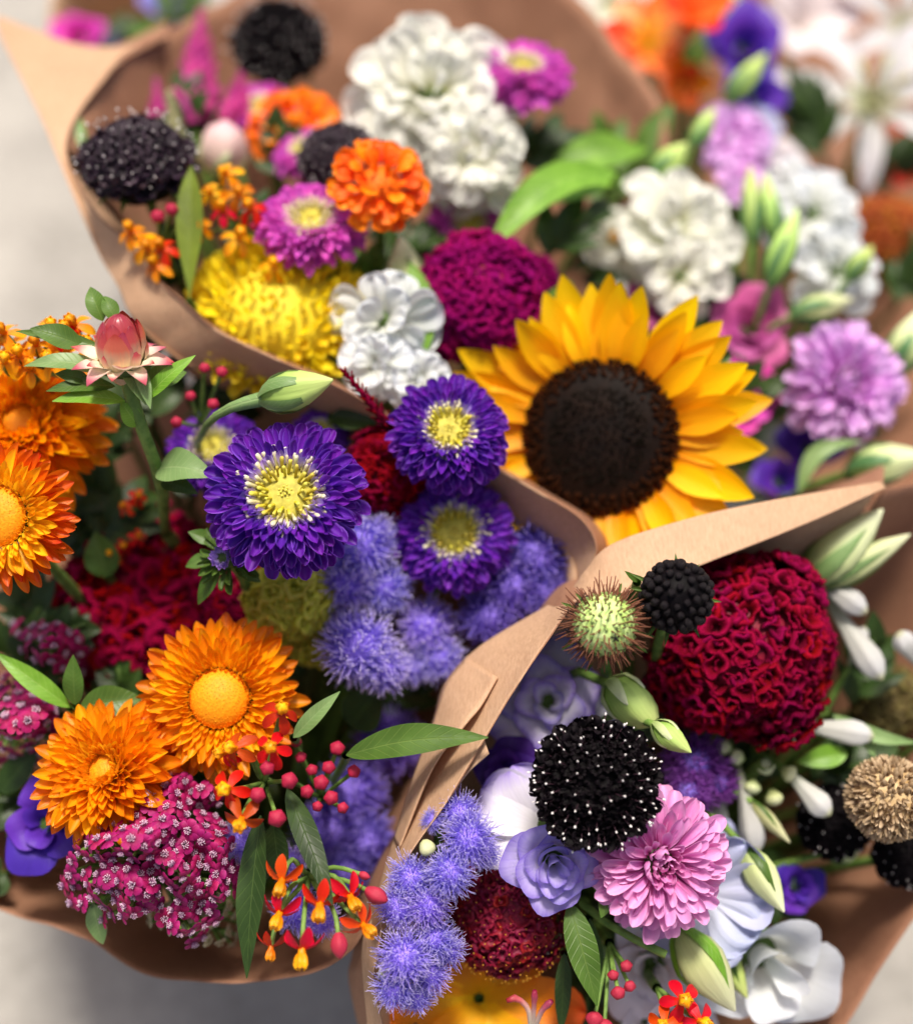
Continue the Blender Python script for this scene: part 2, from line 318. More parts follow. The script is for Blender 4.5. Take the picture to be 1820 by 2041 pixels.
# pods
M['pod'] = lump('pod_green', '#9cc050', '#d4e8a0', 26, bump=.9, rough=.5)
M['bristle'] = lump('bristle_brown', '#6a3c2c', '#8c5a40', 20, bump=0)
M['seed'] = lump('seed_tan', '#9a7a4c', '#d6bc90', 30)
M['seed_sp'] = pmat('seed_spike', [(0, '#6a4a2a'), (1, '#d8c098')], bump=0)
M['seed_ol'] = pmat('seed_olive', [(0, '#3a3018'), (1, '#7a6c3c')], bump=0)
M['bu_body'] = pmat('straw_bud_bract', [(0, '#e6deb4'), (.38, '#e8bc98'), (.62, '#cc5850'), (1, '#86142a')], rough=.3, spec=.5, streak=.28, trans=.15)
M['bu_spread'] = pmat('straw_bud_spread', [(0, '#eee8cc'), (.45, '#f0d0c0'), (.75, '#cc6470'), (1, '#9c1c38')], rough=.35, spec=.5, streak=.15, trans=.3)
M['black_bit'] = lump('black_star', '#050405', '#0e0a0c', 20)

# ------------------------------------------------------------------ objects
def wmat(loc, Z, roll=0.):
    Z = Z.normalized(); ref = UP if abs(Z.dot(UP)) < .95 else RIGHT
    X = ref.cross(Z).normalized(); Y = Z.cross(X)
    m = Matrix((X, Y, Z)).transposed().to_4x4() @ Matrix.Rotation(roll, 4, 'Z'); m.translation = loc; return m
def mark(o, label=None, cat=None, group=None, kind=None):
    for k, v in (('label', label), ('category', cat), ('group', group), ('kind', kind)):
        if v: o[k] = v
    return o
def thing(name, label, cat, loc, Z, roll=0., group=None):
    o = bpy.data.objects.new(name, None); COL.objects.link(o); o.matrix_basis = wmat(loc, Z, roll); o.empty_display_size = .1
    return mark(o, label, cat, group)
def part(name, me, parent, Mx=None, label=None, kind=None):
    o = bpy.data.objects.new(name, me); COL.objects.link(o); o.parent = parent
    if Mx is not None: o.matrix_basis = Mx
    return mark(o, label=label, kind=kind)
def part_w(name, me, root, Mw, **k): return part(name, me, root, root.matrix_basis.inverted() @ Mw, **k)
def TR(x, y, z): return Matrix.Translation((x, y, z))
def RZ(a): return Matrix.Rotation(a, 4, 'Z')
def RY(a): return Matrix.Rotation(a, 4, 'Y')
def RX(a): return Matrix.Rotation(a, 4, 'X')
def SC(x, y=None, z=None): return Matrix.Diagonal((x, x if y is None else y, x if z is None else z, 1))
U = random.uniform
RAD = math.radians
def bez(p0, p1, p2, p3, n=8):
    return [p0 * (1 - t) ** 3 + p1 * 3 * t * (1 - t) ** 2 + p2 * 3 * t * t * (1 - t) + p3 * t ** 3 for t in [i / n for i in range(n + 1)]]

BIND = {}
def setbind(k, u, v, d, z=.45):
    p = P(u, v, d); BIND[k] = Vector((p.x, p.y + .15, z))
setbind('A', 720, 560, 5.4); setbind('B', 420, 1400, 4.8); setbind('C', 1330, 1600, 4.8); setbind('D', 1600, 480, 6.2); setbind('E', 150, -60, 7.6)

def stem(root, bq, r=.022, mat='stem', start=None, bend=.35, Z=None):
    """stalk from the flower's back down to where its bouquet is tied"""
    inv = root.matrix_basis.inverted(); p0 = (start or root.matrix_basis.translation).copy()
    Z = Z or (root.matrix_basis.to_3x3() @ Vector((0, 0, 1))).normalized(); e = BIND[bq] + Vector((U(-.16, .16), U(-.16, .16), U(-.1, .1)))
    L = (e - p0).length
    path = bez(p0, p0 - Z * bend * min(L, 1.6) * .6 + Vector((0, 0, -.15)), p0.lerp(e, .55), e, 9)
    part('stem', MB().tube([inv @ q for q in path], [r * (.8 + .4 * i / 9) for i in range(10)], 7).build('stem', M[mat]), root)

def ring(root, name, T, mat, n, R, r0, L, tilt, z, W=1., jl=.1, jt=6., off=0., jp=.35, arc=None, jr=.2):
    for i in range(n):
        a = 2 * math.pi * (i + off + U(-jp, jp)) / n
        if arc and not arc(a): continue
        l = L * R * U(1 - jl, 1 + jl)
        Mx = RZ(a) @ TR(r0 * R, 0, z * R * U(.9, 1.1)) @ RY(-RAD(tilt + U(-jt, jt))) @ RX(U(-jr, jr)) @ SC(l, l * W, l)
        part(name, random.choice(T).mesh(name, mat), root, Mx)

GA = 2.399963
def dome(root, name, T, mat, n, rx, rz, thmax, L, W=1., extra=0., join=False, axis='X', i0=0, jit=.06, zoff=0., Lf=None, rj=.5, kind='stuff', tw=False, lump=0., ls=0.):
    """pieces set in a sunflower spiral over a dome"""
    mb = MB()
    for i in range(i0, n):
        th = thmax * math.sqrt((i + .5) / n) + U(-jit, jit); ph = i * GA + U(-jit, jit)
        l = L * U(.85, 1.15) * (Lf(th / thmax) if Lf else 1)
        g = 1 + lump * noise.noise(Vector((math.sin(th) * math.cos(ph) * 1.5 + ls, math.sin(th) * math.sin(ph) * 1.5, math.cos(th) * 1.5))) if lump else 1
        base = RZ(ph) @ TR(g * rx * math.sin(th), 0, g * rz * math.cos(th) + zoff)
        ex = extra(th / thmax) if callable(extra) else extra
        if axis == 'X': Mx = base @ RY(-(math.pi / 2 - th - ex) + U(-.12, .12)) @ RX(U(-math.pi, math.pi) if tw else U(-rj, rj)) @ SC(l, l * W, l)
        else: Mx = base @ RY(th + ex) @ RX(U(-.3, .3) * rj) @ RZ(U(0, 6.28)) @ SC(l * W, l * W, l)
        t = random.choice(T)
        mt = mat(th / thmax) if callable(mat) else mat
        if join: mb.put(t.mb, Mx)
        else: part(name, t.mesh(name, mt), root, Mx)
    if join: part(name, mb.build(name, mat), root, kind=kind)

def core(root, name, rx, rz, mat, z=0., k=9, n=14):
    part(name, MB().ball((0, 0, z), (rx, rx, rz), n, k).build(name, mat), root)

def calyx(root, R, n=12, mat='calyx', z=-.2, r0=.25, L=.5, tilt=-25):
    ring(root, 'sepal', T_leaf, M[mat], n, R, r0, L, tilt, z, W=.8, jl=.25, jt=16)

# shared petal shapes
T_aster = tpls(6, W=.31, tm=.7, base=.45, k=2.6, q=2.0, cup=.95, b0=.05, b1=.1, nu=6, nv=8)
T_tube = tpls(4, W=.5, tm=.75, base=.55, k=3, q=2, cup=1.5, b0=0, b1=-.3, nu=4, nv=4, notch=.25)
T_ca = tpls(6, W=.31, tm=.74, base=.42, k=2.6, q=2.0, cup=.85, b0=.12, b1=-.1, vary=2.4, nu=6, nv=9)
T_caIn = tpls(3, W=.40, tm=.66, base=.5, cup=.7, b0=.0, b1=.9, nu=4, nv=7)
T_straw = tpls(6, W=.36, tm=.6, base=.55, k=2.1, q=1.6, cup=.75, b0=.08, b1=.2, nu=4, nv=8)
T_sun = tpls(6, W=.33, tm=.48, base=.62, k=1.65, q=1.25, cup=.25, b0=.12, b1=-.15, vary=1.8, crease=.12, nu=6, nv=10)
T_zin = tpls(6, W=.75, tm=.72, base=.25, k=3, q=2, cup=.2, b0=.3, b1=-.6, ruf=.06, rk=2.2, notch=.12, jag=.1, nu=8, nv=8)
T_mum = tpls(5, W=.34, tm=.7, base=.55, cup=.9, b0=-.1, b1=.6, nu=4, nv=6)
T_fan = tpls(7, W=1.3, tm=.8, base=.25, k=3, q=2, cup=.1, b0=.1, b1=.35, ruf=.16, rk=2.6, nu=12, nv=6, vary=2)
T_ruf = tpls(7, W=1.0, tm=.7, base=.2, k=2.6, q=2, cup=.15, b0=.35, b1=-.8, ruf=.1, rk=2.2, notch=.08, nu=10, nv=9, vary=2)
def _fold():
    mb = MB(); n = 11; w_ = U(.17, .24); A = U(.14, .30); k = U(.9, 1.6); ph = U(0, 6); c = U(-.5, .5); H = U(.24, .40); m = 7; g = np.zeros((n, m, 3)); uv = np.zeros((n, m, 2))
    for i in range(n):
        s = i / (n - 1) * 2 - 1; x = s * .55; y = A * math.sin(k * s * math.pi + ph) + c * s * s * .5; e = math.sqrt(max(0, 1 - s ** 4)); dy = A * k * math.pi / .55 * math.cos(k * s * math.pi + ph) * .55; L = math.hypot(1, dy); nx, ny = -dy / L, 1 / L
        rip = 1 + .22 * math.sin(i * 2.4 + ph)
        for j in range(m):
            a = math.pi * j / (m - 1); off = math.cos(a) * w_ * rip * (.45 + .55 * e); h = (-.25 + (H + .25) * math.sin(a) ** .7) * (.35 + .65 * e) * (1 + .1 * math.sin(i * 3.1))
            g[i, j] = (x + nx * off, y + ny * off, h); uv[i, j] = (j / (m - 1), .05 + .95 * math.sin(a) ** 1.5 * e)
    return Tpl(mb.grid(g, uv))
T_fold = [_fold() for _ in range(4)]
def _loop():
    n = 18; k1 = random.choice((2, 3)); k2 = random.choice((4, 5, 6)); p1_, p2_ = U(0, 6), U(0, 6); A1, A2 = U(.15, .32), U(.08, .16); rows = 6; g = np.zeros((rows, n, 3)); uv = np.zeros((rows, n, 2)); e = U(.65, 1.)
    for i in range(rows):
        t = i / (rows - 1); rr = (.16, .28, .42, .52, .60, .66)[i]; z = (-.12, .12, .30, .38, .36, .20)[i]
        for j in range(n):
            a = 2 * math.pi * j / n; r = rr * (1 + (A1 * math.sin(k1 * a + p1_) + A2 * math.sin(k2 * a + p2_)) * (.3 + .7 * t))
            g[i, j] = (r * math.cos(a), r * e * math.sin(a), z * (1 + .25 * math.sin(k2 * a + p1_))); uv[i, j] = (j / n, (.05, .3, .7, 1, .9, .4)[i])
    return Tpl(MB().grid(g, uv, 0, True))
T_loop = [_loop() for _ in range(8)]; T_crest = T_loop + T_fold
T_leaf = tpls(4, W=.34, tm=.42, base=.3, k=1.5, q=1.2, cup=.25, b0=.15, b1=-.5, crease=.25, nu=4, nv=8)
T_star = tpls(4, W=.24, tm=.5, base=.4, k=1.6, q=1.3, cup=.4, b0=.5, b1=-1.1, nu=6, nv=10)
T_wide = tpls(5, W=.62, tm=.55, base=.3, k=2, q=1.7, cup=.35, b0=.6, b1=-1.0, ruf=.03, rk=1.6, nu=8, nv=10)
def _tub():
    mb = MB()
    mb.lathe([(.12, 0), (.13, .35), (.15, .65), (.175, .85), (.13, .97), (.04, 1.0)], 6, rib=.12, nrib=3); return Tpl(mb)
T_floret = [_tub()]
T_nub = [Tpl(MB().ball((0, 0, .3), (.5, .5, .6), 6, 4))]
T_budnub = [Tpl(MB().lathe([(.3, -.2), (.5, .2), (.52, .55), (.4, .8), (.2, .92), (.0, .84)], 8, rib=.1))]
def _cup(n=5, W=.58, b1=-1.5, b0=1.35):
    mb = MB()
    for i in range(n):
        p = petal(W=W, tm=.65, base=.35, cup=.3, b0=b0, b1=b1, nu=6, nv=5, ruf=.12, ph=U(0, 6), notch=.2, jag=.15)
        mb.put(p, RZ(2 * math.pi * i / n + U(-.15, .15)) @ SC(U(.85, 1.15)))
    return Tpl(mb)
T_cup = [_cup() for _ in range(4)]
T_frill = [_cup(5, .7, -1.0, .9) for _ in range(4)]
T_pin = [Tpl(MB().tube([(0, 0, 0), (.04, 0, .5), (.02, .03, 1)], [.03, .025, .025], 4, 1).ball((.02, .03, 1.02), (.085, .06, .11), 6, 5, 0))]

# ------------------------------------------------------------------ flower builders
G_AST = 'yellow-centred asters'; G_STR = 'orange strawflowers'; G_SC = 'black scabiosa flowers'
def aster(bq, u, v, R, d, face, label, out='as_purple', tube='as_lilac', sharp=False, roll=0., disc=.315, group=G_AST, flat=0.):
    Rw = px(R, d); t = thing('aster', label, 'aster', P(u, v, d), F(*face), roll, group)
    k = disc / .34
    for n, r0, L, tl, z in ((39, .44, .56, -26, -.13), (39, .44, .54, -14, -.08), (38, .44, .50, -2, -.04), (37, .43, .45, 10, .0), (36, .42, .38, 22, .02), (34, .41, .30, 36, .04)):
        ring(t, 'petal', T_aster, M[out], n, Rw, r0 * k, L + r0 * (1 - k), tl + flat, z, jl=.15, jt=10)
    ring(t, 'tube_floret', T_tube, M[tube], 30, Rw, .42 * k, .20, 46, .04, jl=.15, jt=12)
    ring(t, 'tube_floret', T_tube, M[tube], 30, Rw, .39 * k, .19, 60, .05, jl=.15, jt=12)
    core(t, 'receptacle', .43 * k * Rw, .13 * Rw, M['as_disc'], -.02 * Rw)
    dome(t, 'disc_floret', T_floret, (lambda q: M['as_white'] if q > .55 else M['as_yellow']) if sharp else [M['as_white']], 125, .43 * k * Rw, .12 * Rw, 1.4, .22 * Rw, W=.8, axis='Z',
         join=not sharp, i0=12, extra=lambda q: -.1 * q + U(-.15, .15), Lf=lambda q: (.6 + .5 * q) * U(.8, 1.1))
    dome(t, 'central_floret', T_nub, M['as_yellow'], 26, .11 * Rw, .13 * Rw, 1.2, .032 * Rw, axis='Z', join=True)
    core(t, 'base', .38 * Rw, .2 * Rw, M['calyx'], -.16 * Rw)
    calyx(t, Rw, 12, z=-.22, r0=.25, L=.52, tilt=-20); stem(t, bq); return t

def pink_aster(bq, u, v, R, d, face, label, mat='ca_pink', coremat='ca_core', rings=None, group='layered pink asters', off=(0, 0)):
    Rw = px(R, d); t = thing('aster', label, 'aster', P(u, v, d), F(*face), .3, group)
    for n, r0, L, tl, z in rings or ((24, .30, .72, -16, -.14), (26, .30, .68, -3, -.09), (26, .28, .63, 10, -.05), (25, .26, .56, 21, -.02), (24, .24, .48, 32, 0), (22, .22, .40, 42, .02)):
        ring(t, 'petal', T_ca, M[mat], n, Rw, r0, L, tl, z, jl=.14, jt=9, jr=.45)
    for n, r0, L, tl, z in ((17, .19, .35, 52, .02), (13, .13, .28, 64, .03), (9, .08, .22, 74, .03)):
        ring(t, 'inner_petal', T_caIn, M[mat], n, Rw, r0, L, tl, z, jl=.15, jt=9, jr=.4)
    dome(t, 'core_floret', T_mum, [M[coremat]], 16, .06 * Rw, .05 * Rw, 1.2, .13 * Rw, join=True)
    core(t, 'base', .33 * Rw, .2 * Rw, M['calyx'], -.14 * Rw)
    calyx(t, Rw, 10, z=-.2, r0=.22, L=.5, tilt=-25); stem(t, bq); return t

def strawflower(bq, u, v, R, d, face, label, pal=('sf_out', 'sf_mid', 'sf_in'), roll=0., dr=.38, dz=.16, group=G_STR):
    Rw = px(R, d); t = thing('strawflower', label, 'strawflower', P(u, v, d), F(*face), roll, group)
    for n, r0, L, tl, z, k in ((26, .44, .56, -22, -.16, 0), (28, .44, .54, -10, -.11, 0), (29, .43, .51, 1, -.07, 0), (30, .42, .46, 12, -.03, 1), (31, .41, .40, 22, 0, 1), (32, .40, .33, 33, .02, 1), (32, .39, .26, 46, .03, 1), (32, .38, .19, 60, .04, 2), (30, .36, .13, 76, .05, 2)):
        ring(t, 'bract', T_straw, M[pal[k]], n + 4, Rw, r0 + (dr - .38), L + (.38 - dr) * .6, tl, z, W=.8, jl=.16, jt=9)
    core(t, 'disc', (dr - .01) * Rw, dz * Rw, M['sf_disc'], .02 * Rw, 12, 24)
    dome(t, 'disc_floret', T_nub, [M['sf_disc']], 420, (dr - .012) * Rw, dz * Rw, 1.5, .011 * Rw, axis='Z', join=True, zoff=.018 * Rw)
    core(t, 'base', .4 * Rw, .22 * Rw, M['calyx'], -.16 * Rw); stem(t, bq); return t

def sunflower(bq, u, v, R, d, face, label):
    Rw = px(R, d); t = thing('sunflower', label, 'sunflower', P(u, v, d), F(*face), .2)
    for n, r0, L, tl, z in ((23, .40, .555, 4, -.03), (23, .40, .53, 11, .0), (21, .40, .42, 20, .02)):
        ring(t, 'petal', T_sun, M['sun_pet'], n, Rw, r0, L, tl, z, W=1.15, jl=.1, jt=8, off=U(0, 1))
    core(t, 'disc', .43 * Rw, .10 * Rw, M['sun_disc'], .04 * Rw, 10, 24)
    dome(t, 'disc_floret', T_floret, [M['sun_fl']], 900, .43 * Rw, .10 * Rw, 1.45, .035 * Rw, W=1.5, axis='Z', join=True, zoff=.03 * Rw, i0=300)
    dome(t, 'inner_floret', T_floret, [M['sun_in']], 300, .27 * Rw, .03 * Rw, 1.4, .03 * Rw, W=1.5, axis='Z', join=True, zoff=.10 * Rw)
    ring(t, 'sepal', T_leaf, M['calyx'], 16, Rw, .35, .5, -12, -.1, W=1.1); core(t, 'base', .42 * Rw, .1 * Rw, M['calyx'], -.06 * Rw)
    stem(t, bq, .05); return t

def scabiosa(bq, u, v, R, d, face, label, mat='sc_black', sharp=False, npin=110, high=.62, group=G_SC):
    Rw = px(R, d); t = thing('scabiosa', label, 'scabiosa', P(u, v, d), F(*face), U(0, 6), group)
    core(t, 'receptacle', .72 * Rw, high * .85 * Rw, M['sc_core'], -.05 * Rw)
    dome(t, 'floret', T_cup, M[mat], 150, .72 * Rw, high * Rw, 1.5, .18 * Rw, axis='Z', extra=0, Lf=lambda q: .75 + .4 * q, rj=1.6, lump=.1, ls=u)
    ring(t, 'outer_floret', T_frill, M[mat], 26, Rw, .70, .34, 2, .02, jt=14, jr=.6)
    ring(t, 'outer_floret', T_frill, M[mat], 24, Rw, .66, .30, -26, -.08, jt=14, jr=.6)
    dome(t, 'anther', T_pin, [M['anther'], M['filament']], npin, .76 * Rw, high * 1.04 * Rw, 1.45, .20 * Rw, W=1., axis='Z', i0=3, jit=.12, Lf=lambda q: U(.8, 1.15))
    ring(t, 'sepal', T_leaf, M['calyx'], 10, Rw, .3, .6, -20, -.18, W=.7); core(t, 'base', .5 * Rw, .2 * Rw, M['calyx'], -.15 * Rw)
    stem(t, bq); return t

def ruffled(bq, name, u, v, R, d, face, label, cat, mats, n=40, T=None, L=.62, W=1., rx=.34, rz=.3, thmax=1.55, group=None, roll=0., centre=None, squash=1., extra=.25, i0=0):
    """double flower: wavy petals spiralling over a dome"""
    Rw = px(R, d); t = thing(name, label, cat, P(u, v, d), F(*face), roll, group)
    dome(t, 'petal', T or T_ruf, (lambda q: M[mats[min(len(mats) - 1, int(q * len(mats)))]]), n, rx * Rw, rz * Rw, thmax, L * Rw, W=W, extra=extra, Lf=lambda q: .6 + .45 * q, rj=.5, i0=i0)
    core(t, 'heart', rx * .97 * Rw, rz * .97 * Rw, M[mats[0]], -.02 * Rw)
    if centre: dome(t, 'stamen', T_nub, [M[centre]], 30, .16 * Rw, .16 * Rw, 1.2, .07 * Rw, axis='Z', join=True, zoff=.3 * Rw)
    core(t, 'base', .33 * Rw, .28 * Rw, M['calyx'], -.12 * Rw); stem(t, bq); return t

def celosia(bq, u, v, R, d, face, label, mat='ce_crim', cm='ce_core_r', n=200, L=.30, sx=1., group='cockscomb celosias', rx=.78, rz=.62, fl=None):
    Rw = px(R, d); t = thing('celosia', label, 'celosia', P(u, v, d), F(*face), U(0, 6), group)
    core(t, 'core', rx * .95 * Rw, rz * .95 * Rw, M[cm], 0)
    dome(t, 'crest_fold', T_crest, M[mat], n, rx * Rw, rz * Rw, 1.9, L * Rw, W=1., axis='Z', jit=.08, lump=.36, ls=R)
    dome(t, 'fine_folds', T_crest, [M[mat]], 330, rx * .99 * Rw, rz * .99 * Rw, 1.9, L * .62 * Rw, axis='Z', jit=.1, join=True, i0=2, lump=.36, ls=R)
    if fl: dome(t, 'fleck', T_nub, [M[fl]], 260, rx * 1.22 * Rw, rz * 1.28 * Rw, 1.7, .022 * Rw, axis='Z', join=True)
    stem(t, bq, .04, 'stem_brown'); return t

def hair_ball(n, ln, wob, thmax, r0=.28, wd=.02):
    mb = MB()
    for i in range(n):
        th = thmax * math.sqrt((i + .5) / n); ph = i * GA; l = ln * U(.7, 1.1)
        nrm = Vector((math.sin(th) * math.cos(ph), math.sin(th) * math.sin(ph), math.cos(th)))
        sd_ = Vector((U(-1, 1), U(-1, 1), U(-1, 1))).normalized() * wob
        p = [nrm * r0, nrm * (r0 + l * .5) + sd_ * .3 * l, nrm * (r0 + l * .85) + sd_ * .75 * l, nrm * (r0 + l * .98) + sd_ * 1.25 * l]
        mb.tube(p, [wd, wd, wd * .95, wd * .8], 3)
    return Tpl(mb)
T_agh = [hair_ball(400, .52, .5, 2.0, r0=.45, wd=.014) for _ in range(3)]
T_aghb = [hair_ball(420, .42, .6, 2.0, r0=.55, wd=.02) for _ in range(2)]
def ageratum(bq, heads, label, group='ageratum clusters', mat='ag', sharp=True, budlist=(), st=None):
    u = sum(h[0] for h in heads) / len(heads); v = sum(h[1] for h in heads) / len(heads); d = sum(h[3] for h in heads) / len(heads)
    t = thing('ageratum', label, 'ageratum', P(u, v, d + .18), F(0, .2), 0, group); inv = t.matrix_basis.inverted()
    for (hu, hv, hr, hd, fx, fy) in heads:
        T = random.choice(T_agh if sharp else T_aghb); Rw = px(hr, hd); mw = wmat(P(hu, hv, hd), F(fx, fy), U(0, 6)) @ SC(Rw)
        h = part_w('flower_head', T.mesh('flower_head', M[mat]), t, mw)
        c = part('floret_core', T_core.mesh('floret_core', M['ag_core']), h)
    mb = MB()
    for (hu, hv, hr, hd, fx, fy) in heads:
        a = P(hu, hv, hd + .05); mb.tube([inv @ q for q in bez(a, a - F(fx, fy) * .15, P(u, v, d + .35), P(u, v, d + .5), 5)], .016, 5)
    part('branch', mb.build('branch', M['stem']), t)
    for (hu, hv, hr, hd) in budlist:
        part_w('bud', MB().lathe([(.4, -.8), (.95, -.2), (1, .3), (.75, .7), (.3, .85), (0, .8)], 12, rib=.06, nrib=9).build('bud', M['budpale']), t, wmat(P(hu, hv, hd), F(-.2, .3)) @ SC(px(hr, hd)))
    stem(t, bq, .03, start=P(u, v, d + .5), Z=-FWD); return t
def _core():
    mb = MB().ball((0, 0, 0), (.5, .5, .5), 12, 8)
    for i in range(60):
        th = 1.5 * math.sqrt((i + .5) / 60); ph = i * GA
        mb.ball((.52 * math.sin(th) * math.cos(ph), .52 * math.sin(th) * math.sin(ph), .52 * math.cos(th)), (.04, .04, .05), 4, 3)
    return Tpl(mb)
T_core = _core()

def _yar():
    mb = MB()
    for i in range(5):
        mb.put(petal(W=1.0, tm=.62, base=.4, k=3, q=2, cup=-.25, b0=.25, b1=-.7, notch=.12, nu=6, nv=5, crease=-.06), RZ(i * 1.2566 + U(-.12, .12)) @ TR(.14, 0, 0) @ RY(U(-.2, .25)) @ SC(.85, .85, .85))
    return Tpl(mb)
def _yst():
    mb = MB()
    for i in range(15):
        a = i * GA; r = .26 * math.sqrt((i + .5) / 15); h = U(.22, .45); b = U(.05, .16)
        mb.tube([(r * math.cos(a), r * math.sin(a), 0), (r * 1.2 * math.cos(a), r * 1.2 * math.sin(a), h * .7), ((r + b) * math.cos(a + .3), (r + b) * math.sin(a + .3), h)], [.035, .035, .05], 4)
    return Tpl(mb)
T_yar = [_yar() for _ in range(4)]; T_yst = [_yst() for _ in range(3)]
def inpoly(x, y, poly):
    c = False
    for i in range(len(poly)):
        (x1, y1), (x2, y2) = poly[i - 1], poly[i]
        if (y1 > y) != (y2 > y) and x < (x2 - x1) * (y - y1) / (y2 - y1) + x1: c = not c
    return c
def yarrow(bq, poly, d0, label, sp=25, fr=21, mat='ya', st='ya_st', bulge=.22, group='yarrow heads', lumps=(), nm='yarrow'):
    us = [p[0] for p in poly]; vs = [p[1] for p in poly]; cu, cv = (min(us) + max(us)) / 2, (min(vs) + max(vs)) / 2; hw = (max(us) - min(us)) / 2
    t = thing(nm, label, 'yarrow', P(cu, cv, d0 + .3), F(0, .25), 0, group); inv = t.matrix_basis.inverted()
    pts = []
    for _ in range(6000):
        x, y = U(min(us), max(us)), U(min(vs), max(vs))
        if inpoly(x, y, poly) and all((x - a) ** 2 + (y - b) ** 2 > sp * sp for a, b in pts): pts.append((x, y))
        if len(pts) >= 290: break
    mb = MB(); base = P(cu, cv, d0 + .6)
    def dep(x, y):
        q = ((x - cu) / hw) ** 2 + ((y - cv) / hw) ** 2
        return d0 + bulge * q + .13 * noise.noise(Vector((x * .017, y * .017, 3))) 
    for x, y in pts:
        d = dep(x, y) + U(-.02, .025); e = 6
        gx, gy = (dep(x + e, y) - d0 - dep(x - e, y) + d0) / (2 * px(e, d0)), (dep(x, y + e) - dep(x, y - e)) / (2 * px(e, d0))
        f = F(gx * 1.1 + U(-.28, .28), -gy * 1.1 + U(-.28, .28) + .08); p = P(x, y, d); R = px(fr * U(.88, 1.12), d)
        o = part_w('floret', random.choice(T_yar).mesh('floret', M[mat]), t, wmat(p, f, U(0, 6)) @ SC(R))
        part('stamens', random.choice(T_yst).mesh('stamens', M[st]), o)
        mb.tube([inv @ q for q in bez(p, p - f * .12, p.lerp(base, .5), base, 4)], .007, 4)
    part('pedicels', mb.build('pedicels', M['stem']), t, kind='stuff'); stem(t, bq, .04, start=base, Z=-FWD); return t

T_mwp = []
for _ in range(3):
    mb = MB()
    for i in range(5): mb.put(petal(W=.5, tm=.5, base=.45, k=1.8, q=1.5, cup=.3, b0=-.35, b1=-.75, nu=4, nv=8), RZ(i * 1.2566 + U(-.1, .1)) @ TR(.1, 0, .02) @ SC(U(.95, 1.1)))
    T_mwp.append(Tpl(mb))
def _crown():
    mb = MB().lathe([(.10, 0), (.12, .25), (.15, .42), (.17, .5), (.12, .62), (0, .64)], 10, rib=.12)
    for i in range(5):
        mb.put(petal(W=.5, tm=.55, base=.6, k=2.4, q=2, cup=1.2, b0=1.05, b1=.9, nu=4, nv=7), RZ(i * 1.2566 + .6) @ TR(.14, 0, .18) @ SC(.52))
        mb.put(MB().tube([(.16, 0, .3), (.2, 0, .55), (.1, 0, .72)], [.03, .03, .015], 4), RZ(i * 1.2566 + .6))
    return Tpl(mb)
T_crown = [_crown()]
T_mbud = [Tpl(MB().lathe([(.2, -.8), (.55, -.62), (.9, -.2), (1, .15), (.85, .5), (.45, .85), (.12, 1.0), (0, .98)], 15, rib=.09, nrib=5, twist=.4))]
T_lbud = [Tpl(MB().lathe([(.15, -1.4), (.5, -1.1), (.8, -.5), (.9, 0), (.75, .6), (.4, 1.1), (.1, 1.4), (0, 1.38)], 15, rib=.1, nrib=5, twist=.5))]
def milkweed(bq, cu, cv, cdp, fl, buds, label, group='red and orange milkweeds', leaves=(), budmat='mw_bud', shut=(), st=True, pm=('mw_red', 'mw_red', 'mw_dred')):
    t = thing('milkweed', label, 'milkweed', P(cu, cv, cdp), F(0, .3), 0, group); inv = t.matrix_basis.inverted(); c0 = P(cu, cv, cdp); mb = MB()
    for (u, v, d, a, b, c, r) in fl:
        Z = F(a, b, c); p = P(u, v, d); R = px(r, d)
        o = part_w('flower', random.choice(T_mwp).mesh('flower', M[random.choice(pm)]), t, wmat(p, Z, U(0, 6)) @ SC(R))
        part('crown', T_crown[0].mesh('crown', M['mw_or']), o, SC(1.45, 1.45, 1.2))
        mb.tube([inv @ q for q in bez(p, p - Z * .15, c0.lerp(p, .4), c0, 6)], .008, 6)
    for (u, v, d, r) in buds:
        p = P(u, v, d); Z = (p - c0).normalized(); R = px(r * .70 * U(.82, 1.15), d)
        part_w('bud', T_mbud[0].mesh('bud', M[budmat]), t, wmat(p, (Z - FWD * .3).normalized(), U(0, 6)) @ SC(R))
        mb.tube([inv @ q for q in bez(p, p - Z * .08, c0.lerp(p, .4), c0, 6)], .007, 6)
    for (u, v, d, a, b, r) in shut:
        p = P(u, v, d); Z = F(a, b, .3); R = px(r * .72, d)
        part_w('bud', T_lbud[0].mesh('bud', M['mw_bud2']), t, wmat(p, Z, U(0, 6)) @ SC(R)); mb.tube([inv @ q for q in bez(p - Z * R, p - Z * .15, c0.lerp(p, .4), c0, 6)], .008, 6)
    part('pedicels', mb.build('pedicels', M['stem']), t)
    for L in leaves: leaf(t, *L)
    if st: stem(t, bq, .022, Z=-FWD)
    return t

